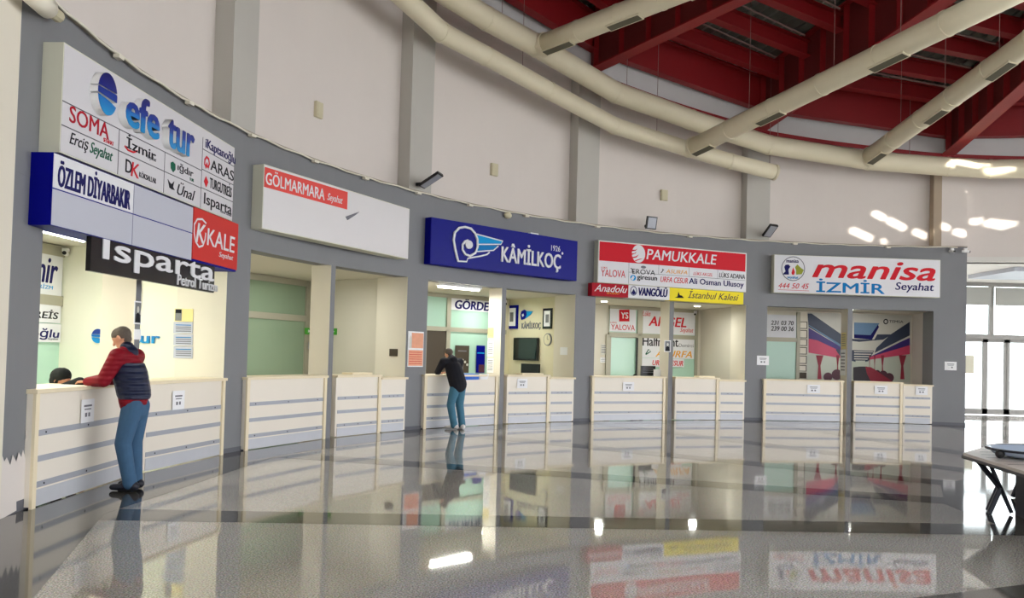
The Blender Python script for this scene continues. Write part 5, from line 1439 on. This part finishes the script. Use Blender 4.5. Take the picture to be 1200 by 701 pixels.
def trousers(t, J, m, name='jeans', r=(.125, .085, .07), low=.06):
    b = MB(); b.caps(Vector(J['pelvis'])+V(0, 0, .03), Vector(J['pelvis'])+V(0, -.01, -.05), .15, .16, .72, (0, 1, 0))
    for s in 'LR':
        b.caps(Vector(J['pelvis'])+V(.07 if s == 'R' else -.07, -.02, -.04), J['kn'+s], .108, r[1]); b.caps(J['kn'+s], Vector(J['an'+s])+V(0, 0, low-.06), r[1], r[2])
        a = Vector(J['an'+s]); b.caps(a+V(0, 0, .05), a+V(0, .0, -.005), r[2], r[2]+.004)
    return remeshed(b, name, m, t, .011, 3)
def shoes(t, J, m, sole='ink'):
    for s in 'LR':
        a = Vector(J['an'+s]); ang = J.get('toe'+s, 0); f = V(sin(ang), cos(ang), 0); g = a.z
        b = MB(); base = V(a.x, a.y, 0)
        b.caps(base-f*.05+V(0, 0, .055), base+f*.06+V(0, 0, .055), .052, .05, .95, (0, 0, 1)); b.caps(base+f*.06+V(0, 0, .045), base+f*.17+V(0, 0, .04), .05, .042, .8, (0, 0, 1))
        b.caps(base-f*.03+V(0, 0, .07), base-f*.02+V(0, 0, .105), .05, .045)
        # flat sole
        for v in b.bm.verts: v.co.z = max(v.co.z, .006)
        remeshed(b, 'shoe', m, t, .009, 2)

# man at the leftmost counter
J = dict(pelvis=(0, -.02, .93), chest=(0, .05, 1.27), neck=(0, .09, 1.47), head=(0, .15, 1.60), look=(-.1, .85, -.42),
         shL=(-.2, .07, 1.41), shR=(.2, .09, 1.41), elL=(-.27, .17, 1.16), elR=(.26, .2, 1.17), wrL=(-.17, .43, 1.135), wrR=(.14, .45, 1.135),
         handL=((.35, .94, -.05), (1, -.2, 0), (0, 0, 1)), handR=((-.35, .94, -.05), (-1, -.2, 0), (0, 0, 1)),
         hipL=(-.09, -.02, .88), hipR=(.09, -.02, .88), knL=(-.10, .03, .5), knR=(.10, .02, .5), anL=(-.08, -.05, .09), anR=(.12, .0, .09), toeL=-.1, toeR=.15)
fw = (-1, .12)
man, P = person('person', 'man in a red and navy padded jacket and jeans leaning on the leftmost counter', (-4.0, 9.40, 0), fw, J, None)
b = MB()   # red padded jacket: yoke, sleeves, hem
b.caps((0, -.01, .95), (0, .04, 1.25), .185, .19, .72, (0, 1, 0)); b.caps((0, .04, 1.25), (0, .075, 1.40), .19, .14, .72, (0, 1, 0)); b.caps((0, .075, 1.42), (0, .09, 1.49), .1, .07, .9, (0, 1, 0))
for s in 'LR':
    b.caps((0, .07, 1.36), J['sh'+s], .12, .09); b.caps(J['sh'+s], J['el'+s], .088, .073); b.caps(J['el'+s], Vector(J['wr'+s])-(Vector(J['wr'+s])-Vector(J['el'+s])).normalized()*.03, .072, .05)
remeshed(b, 'jacket', 'jacket_red', man, .011, 4)['label'] = 'red jacket with padded sleeves and yoke'
b = MB(); b.caps((0, -.012, 1.03), (0, .035, 1.22), .208, .212, .76, (0, 1, 0)); b.caps((0, .035, 1.2), (0, .05, 1.28), .212, .2, .78, (0, 1, 0))
for v in b.bm.verts: v.co.z = min(max(v.co.z, .96), 1.345)
remeshed(b, 'vest_panel', 'vest_navy', man, .011, 3)['label'] = 'navy padded body panel'
b = MB(); b.caps((-.0, .06, 1.455), (0, .085, 1.50), .098, .078, .95, (0, 1, 0)); remeshed(b, 'collar', 'vest_navy', man, .011, 2)
trousers(man, J, 'jeans'); shoes(man, J, 'shoe_dark')
def hair(t, P, m, full=1.0, name='hair'):
    b = MB(); b.caps(P(-.028, 0, .038), P(.01, 0, .045), .088, .08); b.caps(P(-.045, 0, .0), P(-.048, 0, -.03), .066, .05)
    bmesh.ops.recalc_face_normals(b.bm, faces=b.bm.faces[:])
    return remeshed(b, name, m, t, .008, 2)
hair(man, P, 'hair_grey')
# walkie-talkie beside his hands
fb = Fr(-.62)
qx, qz = fb.px(134, 440, .0)
t = thing(fb, 'two_way_radio', 'black two way radio standing on the counter in front of the man', 'radio', (qx, .0, 1.1))
MB().box(qx-.03, qx+.03, -.02, .02, 1.101, 1.22).build('radio_body', 'black_plastic', t, bevel=.005); MB().tube([(qx+.015, 0, 1.22), (qx+.018, 0, 1.36)], .008, 8).build('antenna', 'black_plastic', t)
MB().box(qx-.02, qx+.02, -.022, -.02, 1.18, 1.205).build('display', 'strip_metal', t)

# man at the counter under the blue signboard
J = dict(pelvis=(0, -.04, .93), chest=(0, .14, 1.24), neck=(0, .24, 1.42), head=(0, .33, 1.52), look=(0, .8, -.55),
         shL=(-.2, .21, 1.37), shR=(.2, .21, 1.37), elL=(-.25, .34, 1.15), elR=(.25, .34, 1.15), wrL=(-.12, .52, 1.135), wrR=(.12, .52, 1.135),
         handL=((.6, .8, 0), (.8, -.6, 0), (0, 0, 1)), handR=((-.6, .8, 0), (-.8, -.6, 0), (0, 0, 1)),
         hipL=(-.09, -.04, .88), hipR=(.09, -.04, .88), knL=(-.13, .0, .5), knR=(.1, .02, .5), anL=(-.1, -.1, .09), anR=(.12, -.06, .09), toeL=-.5, toeR=.2)
m2, P = person('person', 'man in dark hoodie, jeans and white shoes bent over the counter, back turned', (-1.1, 18.1, 0), (-.6, .8), J, None)
b = MB(); b.caps((0, -.045, .93), (0, .12, 1.22), .195, .19, .8, (0, 1, .3)); b.caps((0, .12, 1.22), (0, .2, 1.37), .185, .13, .74, (0, 1, .3)); b.caps((0, .16, 1.40), (0, .22, 1.44), .1, .08)
for s in 'LR':
    b.caps((0, .18, 1.33), J['sh'+s], .11, .085); b.caps(J['sh'+s], J['el'+s], .082, .068); b.caps(J['el'+s], Vector(J['wr'+s])*.94+Vector(J['el'+s])*.06, .066, .045)
remeshed(b, 'hoodie', 'hoodie', m2, .012, 4); trousers(m2, J, 'jeans_light'); shoes(m2, J, 'shoe_white'); hair(m2, P, 'hair_grey')

# person seated behind the leftmost counter, resting on an arm
hb = at(69, 444.5, 9.55)
J = dict(pelvis=(0, -.25, hb.z-.75), chest=(0, -.12, hb.z-.4), neck=(0, -.04, hb.z-.16), head=(0, 0.03, hb.z-.01), look=(.1, .9, -.3),
         shL=(-.18, -.07, hb.z-.22), shR=(.18, -.07, hb.z-.22), elL=(-.26, .16, hb.z-.42), elR=(.12, .34, hb.z-.03), wrL=(-.1, .3, hb.z-.38), wrR=(.04, .15, hb.z-.1),
         handL=((.8, .5, 0), (.4, -.8, 0), (0, 0, 1)), handR=((-.6, .2, .5), (-.3, .3, .8), (.7, .4, .2)),
         hipL=(-.1, -.25, hb.z-.78), hipR=(.1, -.25, hb.z-.78), knL=(-.12, .16, hb.z-.85), knR=(.12, .16, hb.z-.85), anL=(-.12, .12, .1), anR=(.12, .12, .1))
hd = (1.0, -.18)
p3, P = person('person', 'seated person in a dark knitted hat behind the leftmost counter', (hb.x, hb.y, 0), hd, J, None)
b = MB(); b.caps(P(-.035, 0, .03), P(.0, 0, .05), .098, .09); b.caps(P(-.045, 0, -.02), P(-.04, 0, .0), .085, .09); remeshed(b, 'knitted_hat', 'knit_black', p3, .009, 2)
b = MB(); b.caps(J['pelvis'], J['chest'], .15, .17, .75, (0, 1, 0)); b.caps(J['chest'], Vector(J['neck'])-V(0, 0, .04), .17, .09)
for s in 'LR':
    b.caps(J['chest'], J['sh'+s], .13, .085); b.caps(J['sh'+s], J['el'+s], .082, .068); b.caps(J['el'+s], J['wr'+s], .066, .045)
remeshed(b, 'pullover', 'knit_black', p3, .012, 3)
b = MB(); b.caps(Vector(J['pelvis'])+V(0, 0, .05), J['pelvis'], .15, .16)
for s in 'LR': b.caps(J['hip'+s], J['kn'+s], .1, .08); b.caps(J['kn'+s], Vector(J['an'+s])+V(0, 0, .04), .08, .06)
remeshed(b, 'trousers', 'ink', p3, .014, 2)
# stool under the seated person
q = p3.location; st_ = thing(WF, 'stool', 'dark stool under the seated person behind the leftmost counter', 'stool', (q.x-.25, q.y+.05, .02))
sx, sy = q.x-.25, q.y+.05; sz = hb.z-.94
MB().prism([(sx+.2*cos(a*pi/12), sy+.2*sin(a*pi/12)) for a in range(24)], sz-.06, sz).build('seat', 'black_plastic', st_)
MB().tube([(sx, sy, .03), (sx, sy, sz-.06)], .03, 10).build('post', 'steel', st_)
MB().prism([(sx+.22*cos(a*pi/12), sy+.22*sin(a*pi/12)) for a in range(24)], .021, .045).build('base', 'steel', st_)
# sleeve of green-black arm lying on the counter edge to the right of the hat
pa = at(84, 448, 9.6); pb = at(103, 446.5, 9.75)

# top of a head in booth 4
hb4 = at(744.5, 443, 24.0)
J4 = dict(pelvis=(0, -.2, hb4.z-.72), chest=(0, -.08, hb4.z-.4), neck=(0, -.02, hb4.z-.17), head=(0, .03, hb4.z-.03), look=(0, .9, -.35),
         shL=(-.18, -.05, hb4.z-.24), shR=(.18, -.05, hb4.z-.24), elL=(-.24, .12, hb4.z-.46), elR=(.24, .12, hb4.z-.46), wrL=(-.1, .3, hb4.z-.46), wrR=(.1, .3, hb4.z-.46),
         handL=((.2, .9, 0), (1, -.2, 0), (0, 0, 1)), handR=((-.2, .9, 0), (-1, -.2, 0), (0, 0, 1)),
         hipL=(-.1, -.2, hb4.z-.76), hipR=(.1, -.2, hb4.z-.76), knL=(-.12, .2, hb4.z-.8), knR=(.12, .2, hb4.z-.8), anL=(-.12, .2, .1), anR=(.12, .2, .1))
p4, P = person('person', 'dark haired person seated behind the counter beside the black desk sign', (hb4.x, hb4.y, 0), (.2, -1), J4, None)
hair(p4, P, 'ink')
b = MB(); b.caps(J4['pelvis'], J4['chest'], .15, .17, .75, (0, 1, 0)); b.caps(J4['chest'], Vector(J4['neck'])-V(0, 0, .03), .17, .09)
for s in 'LR': b.caps(J4['chest'], J4['sh'+s], .13, .085); b.caps(J4['sh'+s], J4['el'+s], .082, .066); b.caps(J4['el'+s], J4['wr'+s], .064, .045)
remeshed(b, 'pullover', 'hoodie', p4, .014, 3)
b = MB()
for s in 'LR': b.caps(J4['hip'+s], J4['kn'+s], .1, .08); b.caps(J4['kn'+s], Vector(J4['an'+s])+V(0, 0, .04), .08, .06)
remeshed(b, 'trousers', 'ink', p4, .014, 2)
q = p4.location; sx, sy = q.x, q.y+.2; sz = hb4.z-.92
st2 = thing(WF, 'stool', 'dark stool under the dark haired person behind the counter', 'stool', (sx, sy, .02))
MB().prism([(sx+.2*cos(a*pi/12), sy+.2*sin(a*pi/12)) for a in range(24)], sz-.06, sz).build('seat', 'black_plastic', st2)
MB().tube([(sx, sy, .03), (sx, sy, sz-.06)], .03, 10).build('post', 'steel', st2)
MB().prism([(sx+.22*cos(a*pi/12), sy+.22*sin(a*pi/12)) for a in range(24)], .021, .045).build('base', 'steel', st2)

# ------------------------------------------------------------------ light
w = bpy.data.worlds.new('World'); scene.world = w; w.use_nodes = True
bg = w.node_tree.nodes['Background']; bg.inputs[0].default_value = (.95, .97, 1, 1); bg.inputs[1].default_value = 5.0
L = bpy.data.lights.new('sun', 'SUN'); L.energy = 12; L.angle = .009; L.color = (1, .93, .8)
so = bpy.data.objects.new('sun', L); col.objects.link(so)
sdv = Vector((-.04, 1.0, -.23)).normalized(); so.rotation_euler = sdv.to_track_quat('-Z', 'Y').to_euler(); so.location = (0, -20, 20)

# ------------------------------------------------------------------ camera
cam = bpy.data.cameras.new('camera'); co = bpy.data.objects.new('camera', cam); col.objects.link(co)
cam.sensor_width = 36; cam.lens = F*36/1200; cam.shift_y = (CY-350.5)/1200; cam.clip_end = 300
Xv = Vector((1, 0, 0)); Up = Vector((0, -st, ct)); Fw = Vector((0, ct, st))
right = Xv*cr+Up*sr; up = Up*cr-Xv*sr
mtx = Matrix((right, up, -Fw)).transposed().to_4x4(); mtx.translation = Vector((0, 0, H)); co.matrix_world = mtx
scene.camera = co
scene.view_settings.view_transform = 'Standard'; scene.view_settings.look = 'None'
scene.view_settings.gamma = 1; scene.view_settings.use_curve_mapping = False
scene.view_settings.exposure = .4
